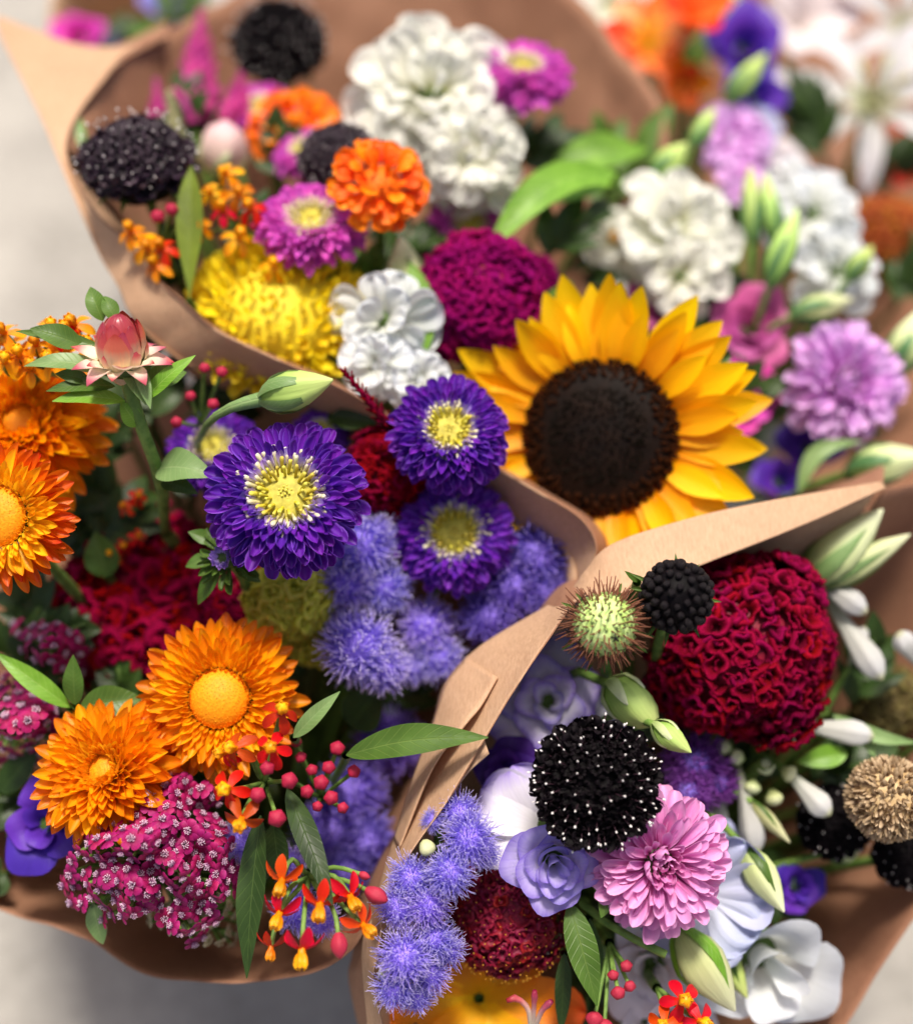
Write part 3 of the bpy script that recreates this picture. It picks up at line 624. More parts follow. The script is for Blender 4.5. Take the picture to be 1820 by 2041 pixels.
def leaf(root, q0, q1, wpx, nrm=(0, .3), arch=.08, mat='leaf', sway=0., fold=.25, name='leaf', tm=.42, label=None, nv=18):
    """a leaf from its stalk end q0 to its tip q1"""
    p0, p1 = pt(q0), pt(q1); N = F(*nrm); D = p1 - p0; L = D.length; D.normalize(); Sd = D.cross(N).normalized(); N = Sd.cross(D)
    dd = (q0[2] + q1[2]) / 2 if not isinstance(q0, Vector) else 4.5
    w = px(wpx, dd) / 2; nu = 8; g = np.zeros((nv, nu + 1, 3)); uv = np.zeros((nv, nu + 1, 2)); inv = root.matrix_basis.inverted(); ph = U(0, 6)
    for i in range(nv):
        t = i / (nv - 1); ww = w * max(.04, (math.sin(math.pi * t ** (math.log(.5) / math.log(tm)))) ** .85)
        c = p0 + D * (t * L) + N * (arch * L * math.sin(math.pi * t)) + Sd * (sway * L * math.sin(math.pi * t))
        for j in range(nu + 1):
            s = j / nu * 2 - 1
            q = inv @ (c + Sd * (s * ww) + N * (fold * ww * abs(s) ** 1.3 + .07 * ww * math.sin(t * 11 + ph + (2 if s > 0 else 0)) * abs(s)))
            g[i, j] = q; uv[i, j] = (s * .5 + .5, t)
    return part(name, MB().grid(g, uv).build(name, M[mat]), root, label=label)

def leafthing(bq, q0, q1, wpx, label, nrm=(0, .3), arch=.08, mat='leaf', group=None, **k):
    t = thing('leafy_stem', label, 'leaf', pt(q0), F(0, .3), 0, group); leaf(t, q0, q1, wpx, nrm, arch, mat, **k); stem(t, bq, .018, Z=-FWD); return t

def bud(bq, q0, q1, wpx, label, mat='budgreen', sep='sepal', nsep=5, seplen=.75, tw=1.0, name='lisianthus_bud', cat='flower bud', group='green flower buds', stalk=True, prof=None, rib=.07):
    """closed spindle bud from its base q0 to its tip q1"""
    p0, p1 = pt(q0), pt(q1); Z = (p1 - p0).normalized(); L = (p1 - p0).length; w = px(wpx, (q0[2] + q1[2]) / 2) / 2
    t = thing(name, label, cat, p0, Z, 0, group)
    prof = prof or [(.25, 0), (.6, .1), (.9, .25), (1, .42), (.85, .6), (.55, .78), (.25, .92), (.05, 1.0)]
    part('petals', MB().lathe([(r * w, z * L) for r, z in prof], 20, rib=rib, twist=tw).build('petals', M[mat]), t)
    for i in range(nsep):
        g = np.zeros((9, 3, 3)); uv = np.zeros((9, 3, 2)); a0 = 2 * math.pi * i / nsep
        for k in range(9):
            tt = k / 8 * seplen; r = float(np.interp(tt, [p[1] for p in prof], [p[0] for p in prof])) * w * 1.1; hw = .42 * (1 - k / 8) ** .7 + .03
            for j in range(3):
                a = a0 + (j - 1) * hw + tw * tt * .8; rr = r * (1.06 if j == 1 else 1.0)
                g[k, j] = (rr * math.cos(a), rr * math.sin(a), tt * L * .98 - .01); uv[k, j] = (j / 2, k / 8)
        part('sepal', MB().grid(g, uv).build('sepal', M[sep]), t)
    if stalk: stem(t, bq, max(.016, w * .28), Z=Z, bend=.5)
    return t

def rose(bq, u, v, R, d, face, label, mat='li_lav', n=18, roll=0., open_=1., name='lisianthus', cat='lisianthus', group='lisianthus blooms', outer=None, hgt=.9, wav=.05):
    """spiral bloom: petals wrapped one round the other"""
    Rw = px(R, d); t = thing(name, label, cat, P(u, v, d), F(*face), roll, group)
    for i in range(n):
        f = (i + 1) / n; r = Rw * (.10 + .62 * f ** 1.1); H = Rw * hgt * (.92 - .25 * f); A = 1.35 - .45 * f; a0 = i * GA + U(-.2, .2)
        nu, nv = 14, 10; g = np.zeros((nv, nu + 1, 3)); uv = np.zeros((nv, nu + 1, 2)); ph = U(0, 6)
        for k in range(nv):
            tt = k / (nv - 1)
            for j in range(nu + 1):
                s = j / nu * 2 - 1
                top = 1 - .28 * s * s ** 1 if True else 1
                tl = tt * top
                rr = r * (.30 + .70 * tl ** .75) + Rw * open_ * (.05 + .34 * f) * tl ** 3 + wav * Rw * f * math.sin(s * 6 + ph) * tl ** 2
                a = a0 + s * A * (.55 + .45 * math.sin(math.pi * min(1, tl * .62 + .12)))
                z = H * (tl - .42 * f * open_ * tl ** 4) - .45 * Rw
                g[k, j] = (rr * math.cos(a), rr * math.sin(a), z + .03 * Rw * math.sin(s * 7 + ph) * tl ** 2); uv[k, j] = (j / nu, tt)
        part('petal', MB().grid(g, uv).build('petal', M[(outer if outer and f > .72 else mat)]), t)
    core(t, 'base', .3 * Rw, .25 * Rw, M['calyx'], -.45 * Rw); stem(t, bq, start=P(u, v, d) - F(*face) * .45 * Rw); return t

def lilyform(bq, u, v, R, d, face, label, mats, n=6, T=None, L=1., tilt=20, W=1., name='lily', cat='lily', group=None, stamens=None, roll=0.):
    Rw = px(R, d); t = thing(name, label, cat, P(u, v, d), F(*face), roll, group)
    for k in range(n):
        part('petal', random.choice(T or T_star).mesh('petal', M[mats[k % len(mats)]]), t, RZ(2 * math.pi * k / n + U(-.1, .1)) @ TR(.05 * Rw, 0, 0) @ RY(-RAD(tilt + U(-8, 8))) @ SC(L * Rw * U(.9, 1.08), L * Rw * W, L * Rw))
    if stamens:
        for k in range(6):
            a = k * 1.047; part('stamen', MB().tube([(0, 0, 0), (.12 * Rw * math.cos(a), .12 * Rw * math.sin(a), .3 * Rw), (.26 * Rw * math.cos(a), .26 * Rw * math.sin(a), .5 * Rw)], [.02 * Rw, .02 * Rw, .03 * Rw], 6).build('stamen', M[stamens]), t)
    core(t, 'base', .09 * Rw, .12 * Rw, M['calyx'], -.18 * Rw); stem(t, bq); return t

def plume(bq, q0, q1, wpx, label, mat='plume', n=150, name='plume_celosia', cat='celosia', group='plume celosias', T=None, L=.55):
    p0, p1 = pt(q0), pt(q1); Z = (p1 - p0).normalized(); H = (p1 - p0).length; w = px(wpx, q0[2]) / 2
    t = thing(name, label, cat, p0, Z, 0, group)
    part('core', MB().tube([(0, 0, 0), (0, 0, H * .5), (0, 0, H)], [w * .5, w * .35, .004], 8).build('core', M[mat]), t)
    for i in range(n):
        f = i / n; a = i * GA; r = w * (1 - f) ** .8
        part('plume_tuft', random.choice(T or T_mum).mesh('plume_tuft', M[mat]), t, RZ(a) @ TR(r * .45, 0, f * H) @ RY(-RAD(45 + U(-15, 15))) @ SC(max(r * L * 2, .03)))
    stem(t, bq); return t

def catmull(p, n):
    p = [Vector(q) for q in p]; d = [0]
    for a, b in zip(p, p[1:]): d.append(d[-1] + max((b - a).length, 1e-5))
    out = []; 
    for i in range(n):
        s = d[-1] * i / (n - 1); k = max(0, min(len(p) - 2, int(np.searchsorted(d, s, 'right')) - 1)); t = (s - d[k]) / (d[k + 1] - d[k])
        a, b = p[k], p[k + 1]; m0 = (p[k + 1] - p[k - 1]) * .5 if k > 0 else (b - a); m1 = (p[k + 2] - p[k]) * .5 if k + 2 < len(p) else (b - a)
        out.append(a * (2 * t ** 3 - 3 * t ** 2 + 1) + m0 * (t ** 3 - 2 * t ** 2 + t) + b * (-2 * t ** 3 + 3 * t ** 2) + m1 * (t ** 3 - t ** 2))
    return out
def sheet(name, rows, mat, n=70, m=20, wr=.02, wf=1.6, parent=None, thick=.003, idx=False):
    """a sheet of paper lofted through rows of points"""
    if idx:
        k = len(rows[0]); rs = []
        for r in rows:
            q = [pt(x) for x in r]; o = []
            for i in range(n):
                s = i / (n - 1) * (k - 1); a = min(int(s), k - 2); f = s - a; A, B = q[a], q[a + 1]
                m0 = (q[a + 1] - q[a - 1]) * .5 if a > 0 else B - A; m1 = (q[a + 2] - q[a]) * .5 if a + 2 < k else B - A
                o.append(A * (2 * f ** 3 - 3 * f ** 2 + 1) + m0 * (f ** 3 - 2 * f ** 2 + f) + B * (3 * f ** 2 - 2 * f ** 3) + m1 * (f ** 3 - f ** 2))
            rs.append(o)
    else: rs = [catmull([pt(q) for q in r], n) for r in rows]
    cols = [catmull([r[i] for r in rs], m) for i in range(n)]
    g = np.array([[list(q) for q in c] for c in cols])
    for i in range(n):
        for j in range(m):
            q = Vector(g[i, j]); k = wr * noise.noise(q * wf) + wr * .25 * noise.noise(q * wf * 4.1) + wr * 1.1 * (abs(noise.noise(q * wf * .9 + Vector((5, 1, 2)))) - .25) + wr * .5 * (abs(noise.noise(q * wf * 2.3 + Vector((1, 7, 2)))) - .25)
            g[i, j] += np.array(-FWD) * k
    uv = np.stack(np.meshgrid(np.linspace(0, 1, n), np.linspace(0, 1, m), indexing='ij'), -1)
    o = bpy.data.objects.new(name, MB().grid(g, uv).build(name, M[mat])); COL.objects.link(o)
    md = o.modifiers.new('thickness', 'SOLIDIFY'); md.thickness = thick; md.offset = 0
    if parent: o.parent = parent; o.matrix_parent_inverse = parent.matrix_basis.inverted()
    return o

# ------------------------------------------------------------------ the ground
def concrete():
    m, n, nd, lk = newmat('concrete')
    tc = nd.new('ShaderNodeTexCoord'); a = nd.new('ShaderNodeTexNoise'); lk.new(tc.outputs['Object'], a.inputs['Vector']); a.inputs['Scale'].default_value = 1.7; a.inputs['Detail'].default_value = 8
    b = nd.new('ShaderNodeTexNoise'); lk.new(tc.outputs['Object'], b.inputs['Vector']); b.inputs['Scale'].default_value = 16; b.inputs['Detail'].default_value = 4
    f = math_n(nd, lk, 'ADD', math_n(nd, lk, 'MULTIPLY', a.outputs[0], .55), math_n(nd, lk, 'MULTIPLY', b.outputs[0], .45))
    r = ramp(nd, [(.35, '#85827c'), (.5, '#98948e'), (.62, '#a5a19a')]); lk.new(f, r.inputs[0])
    bp = nd.new('ShaderNodeBump'); bp.inputs['Strength'].default_value = .5; bp.inputs['Distance'].default_value = .05; lk.new(f, bp.inputs['Height'])
    finish(n, nd, lk, r.outputs[0], .85, 0, .2, bp.outputs[0]); return m
M['concrete'] = concrete()
gx = np.zeros((60, 60, 3)); ax = np.sign(np.linspace(-1, 1, 60)) * np.abs(np.linspace(-1, 1, 60)) ** 3 * 300
gx[..., 0] = ax[:, None]; gx[..., 1] = ax[None, :] + 5
for i in range(60):
    for j in range(60): gx[i, j, 2] = .015 * noise.noise(Vector(gx[i, j]) * .6)
o = bpy.data.objects.new('ground', MB().grid(gx, gx[..., :2] * .01).build('ground', M['concrete'])); COL.objects.link(o); mark(o, 'pale worn concrete ground under and beside the bouquets', 'ground', kind='structure')

# ------------------------------------------------------------------ the paper wraps
def wrap(k, label):
    t = bpy.data.objects.new('paper_wrap', None); COL.objects.link(t); t.matrix_basis = Matrix.Translation(BIND[k] * 1.0); t.empty_display_size = .1
    return mark(t, label, 'paper wrap', 'kraft paper wraps round the bouquets')
def toward(row, k, f, dz=0): return [pt(q).lerp(BIND[k] + (pt(q) - BIND[k]).normalized() * .35 + Vector((0, 0, dz)), f) for q in row]
wA = wrap('A', 'kraft paper cone round the upper left bouquet with the sunflower')
rimA = [(330, 75, 6.1), (270, 108, 5.95), (212, 150, 5.75), (133, 288, 5.4), (190, 420, 5.2), (273, 495, 5.05), (306, 549, 4.97), (360, 596, 4.92), (432, 657, 4.86), (540, 711, 4.8), (619, 747, 4.78), (700, 785, 4.8), (800, 845, 4.85), (900, 900, 4.85), (985, 932, 4.85), (1080, 985, 4.8), (1158, 1035, 4.75), (1188, 1090, 4.72), (1172, 1150, 4.74)]
outA = [(170, 112, 6.1), (80, 78, 6.0), (-4, 45, 5.95), (85, 240, 5.5), (140, 370, 5.3), (195, 500, 5.2), (235, 570, 5.1), (270, 640, 5.05), (360, 715, 5.05), (450, 750, 5.05), (560, 790, 5.05), (650, 830, 5.05), (760, 895, 5.1), (850, 955, 5.1), (940, 1005, 5.1), (1040, 1045, 5.0), (1110, 1080, 4.95), (1140, 1115, 4.9), (1150, 1162, 4.85)]
midA = [((a[0] + b[0]) / 2, (a[1] + b[1]) / 2, (a[2] + b[2]) / 2) for a, b in zip(rimA, outA)]
sheet('paper_sheet', [rimA, midA, outA], 'paper', idx=True, n=200, m=24, parent=wA, wr=.035, wf=1.9)
sheet('paper_sheet', [outA, toward(outA, 'A', .3), toward(outA, 'A', .9)], 'paper', idx=True, n=200, m=24, parent=wA, wr=.02)
inA = [(a[0] + (30 if i < 4 else 5), a[1] + 10, a[2] + .5) for i, a in enumerate(rimA)]
sheet('paper_sheet', [rimA, inA, toward(inA, 'A', .5), toward(inA, 'A', .93)], 'paper_shaded', idx=True, n=170, m=36, parent=wA)
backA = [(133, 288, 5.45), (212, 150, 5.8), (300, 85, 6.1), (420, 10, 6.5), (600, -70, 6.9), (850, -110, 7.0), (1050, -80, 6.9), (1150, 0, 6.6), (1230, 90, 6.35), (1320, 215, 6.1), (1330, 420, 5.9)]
sheet('paper_sheet', [backA, toward(backA, 'A', .2), toward(backA, 'A', .55), toward(backA, 'A', .93)], 'paper_shaded', idx=True, n=170, m=36, wr=.06, parent=wA)
wC = wrap('C', 'kraft paper cone with a folded collar round the lower right bouquet')
rimC = [(1765, 972, 4.85), (1600, 1047, 4.7), (1420, 1118, 4.58), (1310, 1160, 4.52), (1220, 1187, 4.48), (1150, 1202, 4.46), (1086, 1285, 4.42), (1021, 1382, 4.4), (968, 1470, 4.4), (892, 1596, 4.4), (812, 1711, 4.4), (769, 1819, 4.4), (752, 1909, 4.42), (745, 1959, 4.45), (768, 2070, 4.5)]
outC = [(1755, 960, 4.85), (1500, 1005, 4.7), (1330, 1046, 4.64), (1215, 1088, 4.62), (1165, 1140, 4.64), (1120, 1190, 4.68), (960, 1285, 4.72), (888, 1360, 4.72), (863, 1436, 4.7), (823, 1550, 4.65), (784, 1675, 4.62), (762, 1747, 4.6), (744, 1820, 4.58), (722, 1891, 4.58), (735, 2075, 4.6)]
midC = [((a[0] + b[0]) / 2, (a[1] + b[1]) / 2, (a[2] + b[2]) / 2) for a, b in zip(rimC, outC)]
sheet('paper_sheet', [rimC, midC, outC], 'paper', idx=True, n=200, m=24, parent=wC, wr=.016, wf=2.4)
sheet('paper_sheet', [outC, toward(outC, 'C', .3), toward(outC, 'C', .9)], 'paper', idx=True, n=200, m=24, parent=wC, wr=.016, wf=2.4)
inC = [(a[0] - 35, a[1] - 10, a[2] + .55) for a in rimC]
sheet('paper_sheet', [rimC, inC, toward(inC, 'C', .5), toward(inC, 'C', .93)], 'paper_shaded', idx=True, n=170, m=36, parent=wC)
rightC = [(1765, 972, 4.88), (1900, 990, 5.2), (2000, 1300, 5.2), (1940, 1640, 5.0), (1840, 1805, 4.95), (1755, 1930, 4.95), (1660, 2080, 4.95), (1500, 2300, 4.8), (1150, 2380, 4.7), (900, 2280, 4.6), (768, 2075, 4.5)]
sheet('paper_sheet', [rightC, toward(rightC, 'C', .2), toward(rightC, 'C', .6), toward(rightC, 'C', .93)], 'paper_shaded', idx=True, n=170, m=36, parent=wC, wr=.03)
# folded tuck with a torn corner, and the creased lip along the strip
sheet('paper_tuck', [[(964, 1470, 4.43), (925, 1530, 4.44), (878, 1612, 4.44)], [(975, 1502, 4.415), (926, 1548, 4.42), (884, 1614, 4.43)]], 'paper', n=20, m=6, wr=.004, parent=wC, thick=.006)
sheet('paper_tuck', [[(930, 1312, 4.70), (888, 1362, 4.69), (863, 1438, 4.67), (823, 1552, 4.63), (786, 1672, 4.60)], [(992, 1350, 4.49), (958, 1408, 4.46), (927, 1445, 4.45), (862, 1532, 4.46), (796, 1692, 4.50)]], 'paper', n=40, m=10, wr=.006, parent=wC, thick=.006)
wB = wrap('B', 'brown kraft paper cone round the lower left bouquet, its round rim over the concrete')
rimB = [(-90, 1500, 4.9), (-90, 1750, 4.9), (-20, 1812, 4.9), (100, 1848, 4.86), (190, 1885, 4.83), (255, 1928, 4.8), (310, 1950, 4.77), (400, 1960, 4.72), (500, 1963, 4.66), (620, 1945, 4.6), (700, 1895, 4.58), (745, 1815, 4.58)]
sheet('paper_sheet', [rimB, toward(rimB, 'B', .2), toward(rimB, 'B', .6), toward(rimB, 'B', .93)], 'paper_shaded', idx=True, n=170, m=36, parent=wB, wr=.05, wf=2.2)
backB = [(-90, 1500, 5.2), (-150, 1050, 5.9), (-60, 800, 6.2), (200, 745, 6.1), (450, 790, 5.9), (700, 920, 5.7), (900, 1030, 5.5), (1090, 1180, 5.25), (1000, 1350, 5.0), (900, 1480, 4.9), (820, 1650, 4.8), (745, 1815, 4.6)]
sheet('paper_sheet', [backB, toward(backB, 'B', .2), toward(backB, 'B', .6), toward(backB, 'B', .93)], 'paper_shaded', idx=True, n=90, m=16, parent=wB)
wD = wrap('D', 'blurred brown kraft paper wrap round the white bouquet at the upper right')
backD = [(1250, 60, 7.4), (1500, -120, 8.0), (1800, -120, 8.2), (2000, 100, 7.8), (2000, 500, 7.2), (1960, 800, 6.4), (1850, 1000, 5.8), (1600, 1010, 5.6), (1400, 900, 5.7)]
sheet('paper_sheet', [backD, toward(backD, 'D', .2), toward(backD, 'D', .6), toward(backD, 'D', .93)], 'paper_shaded', idx=True, n=80, m=16, parent=wD, wr=.05)
wE = wrap('E', 'blurred peach paper wrap at the top left corner behind the others')
backE = [(90, 90, 7.3), (130, -60, 7.8), (300, -80, 8.0), (420, 20, 7.6), (400, 120, 7.2), (200, 150, 7.0)]
sheet('paper_sheet', [backE, toward(backE, 'E', .2), toward(backE, 'E', .6), toward(backE, 'E', .93)], 'paper', idx=True, n=50, m=10, parent=wE)

# ------------------------------------------------------------------ leafy stems in the gaps
def sprig(bq, u, v, d, ang, ln, label, mat='leaf_dark', n=7, wl=46, group='leafy stems between the flowers', face=.35):
    c, s_ = math.cos(ang), -math.sin(ang); top = (u + c * ln, v + s_ * ln, d - .05); t = thing('leafy_stem', label, 'leaf', P(u, v, d), F(0, .3), 0, group); inv = t.matrix_basis.inverted()
    q = bez(P(u, v, d + .35), P(u, v, d + .1), P(u + c * ln * .5, v + s_ * ln * .5, d), P(*top), 6); part('twig', MB().tube([inv @ x for x in q], [.018, .017, .016, .014, .012, .01, .006], 5).build('twig', M['stem_dark']), t)
    for i in range(n):
        f = .15 + .85 * i / (n - 1); a = ang + (-1 if i % 2 else 1) * (.9 - .5 * f) * (0 if i == n - 1 else 1) + U(-.2, .2); l = ln * U(.55, .8) * (1.1 - .3 * f)
        bu, bv = u + c * ln * f * .8, v + s_ * ln * f * .8
        leaf(t, (bu, bv, d), (bu + math.cos(a) * l, bv - math.sin(a) * l, d + U(-.08, .12)), wl * U(.8, 1.2), (U(-.4, .4), face + U(-.3, .3)), U(.04, .14), mat, nv=9)
    stem(t, bq, .018, start=P(u, v, d + .35), Z=-FWD, mat='stem_dark'); return t
SPR = []
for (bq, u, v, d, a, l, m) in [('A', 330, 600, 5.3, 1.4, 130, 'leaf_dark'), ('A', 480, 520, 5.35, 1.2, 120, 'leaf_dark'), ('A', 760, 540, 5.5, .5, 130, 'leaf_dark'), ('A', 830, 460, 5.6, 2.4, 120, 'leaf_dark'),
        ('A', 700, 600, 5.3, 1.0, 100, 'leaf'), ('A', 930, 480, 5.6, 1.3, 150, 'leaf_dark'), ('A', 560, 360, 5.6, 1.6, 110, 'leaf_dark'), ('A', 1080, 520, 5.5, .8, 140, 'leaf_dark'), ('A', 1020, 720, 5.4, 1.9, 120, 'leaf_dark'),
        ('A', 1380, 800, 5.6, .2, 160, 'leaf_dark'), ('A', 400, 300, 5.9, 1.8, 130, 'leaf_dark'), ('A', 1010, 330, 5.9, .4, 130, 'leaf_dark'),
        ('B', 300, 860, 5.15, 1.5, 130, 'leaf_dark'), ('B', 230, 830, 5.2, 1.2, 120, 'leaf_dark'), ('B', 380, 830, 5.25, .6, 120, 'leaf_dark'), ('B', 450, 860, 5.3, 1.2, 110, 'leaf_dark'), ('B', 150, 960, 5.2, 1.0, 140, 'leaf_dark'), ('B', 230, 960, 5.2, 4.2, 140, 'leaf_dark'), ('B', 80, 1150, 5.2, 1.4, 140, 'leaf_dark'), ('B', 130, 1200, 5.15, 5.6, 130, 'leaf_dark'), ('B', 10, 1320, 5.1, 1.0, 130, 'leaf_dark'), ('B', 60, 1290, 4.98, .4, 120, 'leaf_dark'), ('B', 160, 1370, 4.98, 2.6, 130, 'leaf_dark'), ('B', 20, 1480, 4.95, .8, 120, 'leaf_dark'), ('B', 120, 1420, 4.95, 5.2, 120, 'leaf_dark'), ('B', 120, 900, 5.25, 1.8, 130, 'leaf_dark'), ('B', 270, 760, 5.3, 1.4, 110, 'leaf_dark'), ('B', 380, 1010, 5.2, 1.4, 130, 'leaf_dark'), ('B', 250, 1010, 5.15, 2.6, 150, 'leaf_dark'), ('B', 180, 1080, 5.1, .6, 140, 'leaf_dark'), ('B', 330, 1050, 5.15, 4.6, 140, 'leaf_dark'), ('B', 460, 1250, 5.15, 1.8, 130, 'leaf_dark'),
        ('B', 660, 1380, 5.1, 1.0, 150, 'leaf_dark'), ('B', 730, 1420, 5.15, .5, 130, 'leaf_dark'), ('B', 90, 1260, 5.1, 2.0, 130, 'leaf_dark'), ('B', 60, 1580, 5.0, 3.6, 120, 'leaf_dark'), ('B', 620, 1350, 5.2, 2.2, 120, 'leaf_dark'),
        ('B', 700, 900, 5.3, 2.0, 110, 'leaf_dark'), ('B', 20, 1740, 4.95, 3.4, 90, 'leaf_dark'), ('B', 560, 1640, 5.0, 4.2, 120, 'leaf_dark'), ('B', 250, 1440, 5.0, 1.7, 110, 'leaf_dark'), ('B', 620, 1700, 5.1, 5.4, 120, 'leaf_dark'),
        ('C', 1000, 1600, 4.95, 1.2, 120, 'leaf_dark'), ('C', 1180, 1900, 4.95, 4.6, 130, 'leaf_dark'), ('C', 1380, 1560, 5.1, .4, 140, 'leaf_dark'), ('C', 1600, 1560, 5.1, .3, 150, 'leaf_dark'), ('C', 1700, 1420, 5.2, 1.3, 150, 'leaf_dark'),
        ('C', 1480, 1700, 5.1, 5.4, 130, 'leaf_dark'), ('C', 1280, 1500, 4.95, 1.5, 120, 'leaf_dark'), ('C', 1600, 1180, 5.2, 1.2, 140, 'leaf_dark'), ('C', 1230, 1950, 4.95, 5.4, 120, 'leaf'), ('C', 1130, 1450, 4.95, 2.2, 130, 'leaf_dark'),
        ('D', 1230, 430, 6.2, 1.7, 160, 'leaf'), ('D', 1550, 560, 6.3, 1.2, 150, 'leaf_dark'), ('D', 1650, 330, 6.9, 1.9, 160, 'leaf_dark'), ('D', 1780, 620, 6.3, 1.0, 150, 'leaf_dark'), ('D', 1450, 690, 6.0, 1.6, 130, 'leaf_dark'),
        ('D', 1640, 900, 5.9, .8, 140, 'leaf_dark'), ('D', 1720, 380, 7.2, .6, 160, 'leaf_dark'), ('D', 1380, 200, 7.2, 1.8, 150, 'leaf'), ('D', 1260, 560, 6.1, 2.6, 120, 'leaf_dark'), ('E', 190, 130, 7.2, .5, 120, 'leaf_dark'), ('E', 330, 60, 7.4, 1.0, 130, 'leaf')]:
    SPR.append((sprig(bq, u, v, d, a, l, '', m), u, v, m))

# ------------------------------------------------------------------ bouquet A, upper left
scabiosa('A', 275, 330, 128, 5.08, (.0, 1.15), 'dark wine scabiosa with lilac sheen against the left paper edge', 'sc_wine', npin=70, high=.62)
scabiosa('A', 555, 92, 104, 6.3, (0, .45), 'blurred black scabiosa at the top above the orange zinnias', 'sc_black', high=.75)
scabiosa('A', 672, 315, 84, 5.3, (-.2, .5), 'dark scabiosa half hidden behind the front orange zinnia', 'sc_wine')
ruffled('A', 'zinnia', 757, 372, 112, 4.98, (.1, .35), 'bright orange zinnia with notched petals, nearest of the two', 'zinnia', ['zin'], n=46, T=T_zin, L=.5, rx=.45, rz=.3, group='orange zinnias', W=.9)
ruffled('A', 'zinnia', 588, 258, 100, 5.7, (0, .6), 'blurred orange zinnia behind the magenta aster', 'zinnia', ['zin'], n=40, T=T_zin, L=.55, rx=.45, rz=.3, group='orange zinnias')
ruffled('A', 'ruffled_bloom', 862, 205, 172, 5.6, (-.05, .25), 'large creamy white many-petalled bloom, left of the top pink aster', 'white flower', ['white'], n=44, L=.72, W=.75, thmax=1.55, rx=.26, rz=.18, group='white ruffled blooms', i0=0, extra=.12)
ruffled('A', 'ruffled_bloom', 940, 312, 112, 5.45, (.1, -.1), 'crumpled white bloom just below the large creamy one', 'white flower', ['white'], n=34, L=.72, W=.8, rx=.28, rz=.22, group='white ruffled blooms', extra=.25)
aster('A', 1040, 142, 104, 5.6, (.1, 1.0), 'magenta pink aster with yellow eye against the brown paper at the top', 'as_pink', 'as_pinkpale', disc=.3)
aster('A', 620, 442, 112, 5.02, (.05, .75), 'magenta pink aster with yellow eye below left of the orange zinnia', 'as_pink', 'as_pinkpale')
aster('A', 605, 300, 66, 5.5, (-.3, .8), 'magenta pink aster mostly hidden between two zinnias', 'as_pink', 'as_pinkpale')
aster('A', 520, 220, 80, 5.95, (0, .8), 'blurred purple pink aster under the black scabiosa at the top', 'as_pink', 'as_pinkpale')
aster('A', 935, 445, 85, 5.55, (.2, -.1), 'shaded magenta aster below the crumpled white bloom', 'as_pink', 'as_pink')
bud('A', (440, 345, 5.6), (450, 240, 5.55), 92, 'pale pink papery flower bud between the dark scabiosa and the orange zinnia', 'pinkbud', 'budpale', name='strawflower_bud', group=None, seplen=.5, prof=[(.5, 0), (.85, .15), (1, .4), (.95, .65), (.7, .85), (.1, 1)])
plume('A', (392, 260, 5.9), (400, 20, 6.2), 110, 'tall magenta plume celosia standing against the brown paper')
plume('A', (470, 270, 5.9), (480, 150, 6.0), 90, 'short magenta plume celosia beside the tall one', n=90)
plume('A', (318, 270, 5.9), (312, 165, 6.0), 60, 'thin dark magenta plume on the left of the tall one', n=80)
plume('A', (352, 300, 5.7), (340, 190, 5.65), 60, 'cream green celosia tip in front of the magenta plumes', 'cream', n=110, L=.3)
ruffled('A', 'chrysanthemum', 552, 630, 176, 5.14, (.0, .4), 'big yellow pompon chrysanthemum by the paper rim', 'chrysanthemum', ['mum'], n=300, T=T_mum, L=.25, W=1.7, rx=.82, rz=.55, thmax=1.65, extra=.12)
leafthing('A', (378, 600, 4.96), (381, 330, 4.98), 54, 'pointed olive green leaf standing upright beside the dark wine scabiosa', mat='leaf_olive', arch=.02, tm=.6)
FLA = lambda u, v, d, r=24: (u, v, d, U(-.4, .4), U(.1, .9), 1, r * 1.35)
milkweed('A', 470, 450, 5.15, [FLA(452, 345, 5.02), FLA(475, 385, 4.98, 30), FLA(500, 415, 4.98, 28), FLA(420, 385, 5.0), FLA(475, 475, 4.98, 30), FLA(400, 455, 5.0), FLA(545, 530, 4.98, 26), FLA(445, 420, 5.0, 26)], [(540, 485, 4.97, 17), (505, 450, 5.0, 15)], 'red and orange milkweed left of the magenta aster', pm=('mw_or', 'mw_red', 'sf_out'))
milkweed('A', 320, 500, 5.1, [FLA(262, 462, 4.95, 27), FLA(293, 492, 4.93, 30), FLA(325, 495, 4.95, 28), FLA(310, 530, 4.95, 26)], [(314, 432, 4.95, 20), (342, 418, 4.95, 20), (357, 448, 5.0, 13)], 'small orange milkweed below the dark wine scabiosa', pm=('mw_or', 'mw_red'))
celosia('A', 960, 605, 140, 5.15, (.0, .25), 'magenta cockscomb celosia left of the sunflower', 'ce_mag', rz=.7)
celosia('A', 1050, 560, 70, 5.4, (.3, .3), 'small magenta celosia tuft touching the top of the sunflower', 'ce_mag', n=90)
ruffled('A', 'gladiolus', 770, 640, 96, 5.0, (-.1, -.15), 'white crumpled gladiolus between the yellow chrysanthemum and magenta celosia', 'white flower', ['whitecool'], n=14, L=1.0, W=0.95, rx=0.2, rz=0.15)
ruffled('A', 'gladiolus', 752, 730, 66, 4.95, (-.2, -.1), 'white gladiolus floret hanging beside the crimson spike', 'white flower', ['whitecool'], n=16, L=.9, rx=.25, rz=.2)
ruffled('A', 'gladiolus', 838, 760, 64, 4.95, (.1, .1), 'white gladiolus floret peeping above the purple aster', 'white flower', ['whitecool'], n=16, L=.9, rx=.25, rz=.2)
bud('A', (815, 590, 5.1), (798, 470, 5.15), 74, 'pale cream bud above the white gladiolus', 'budpale', 'budpale', name='gladiolus_bud', group=None)
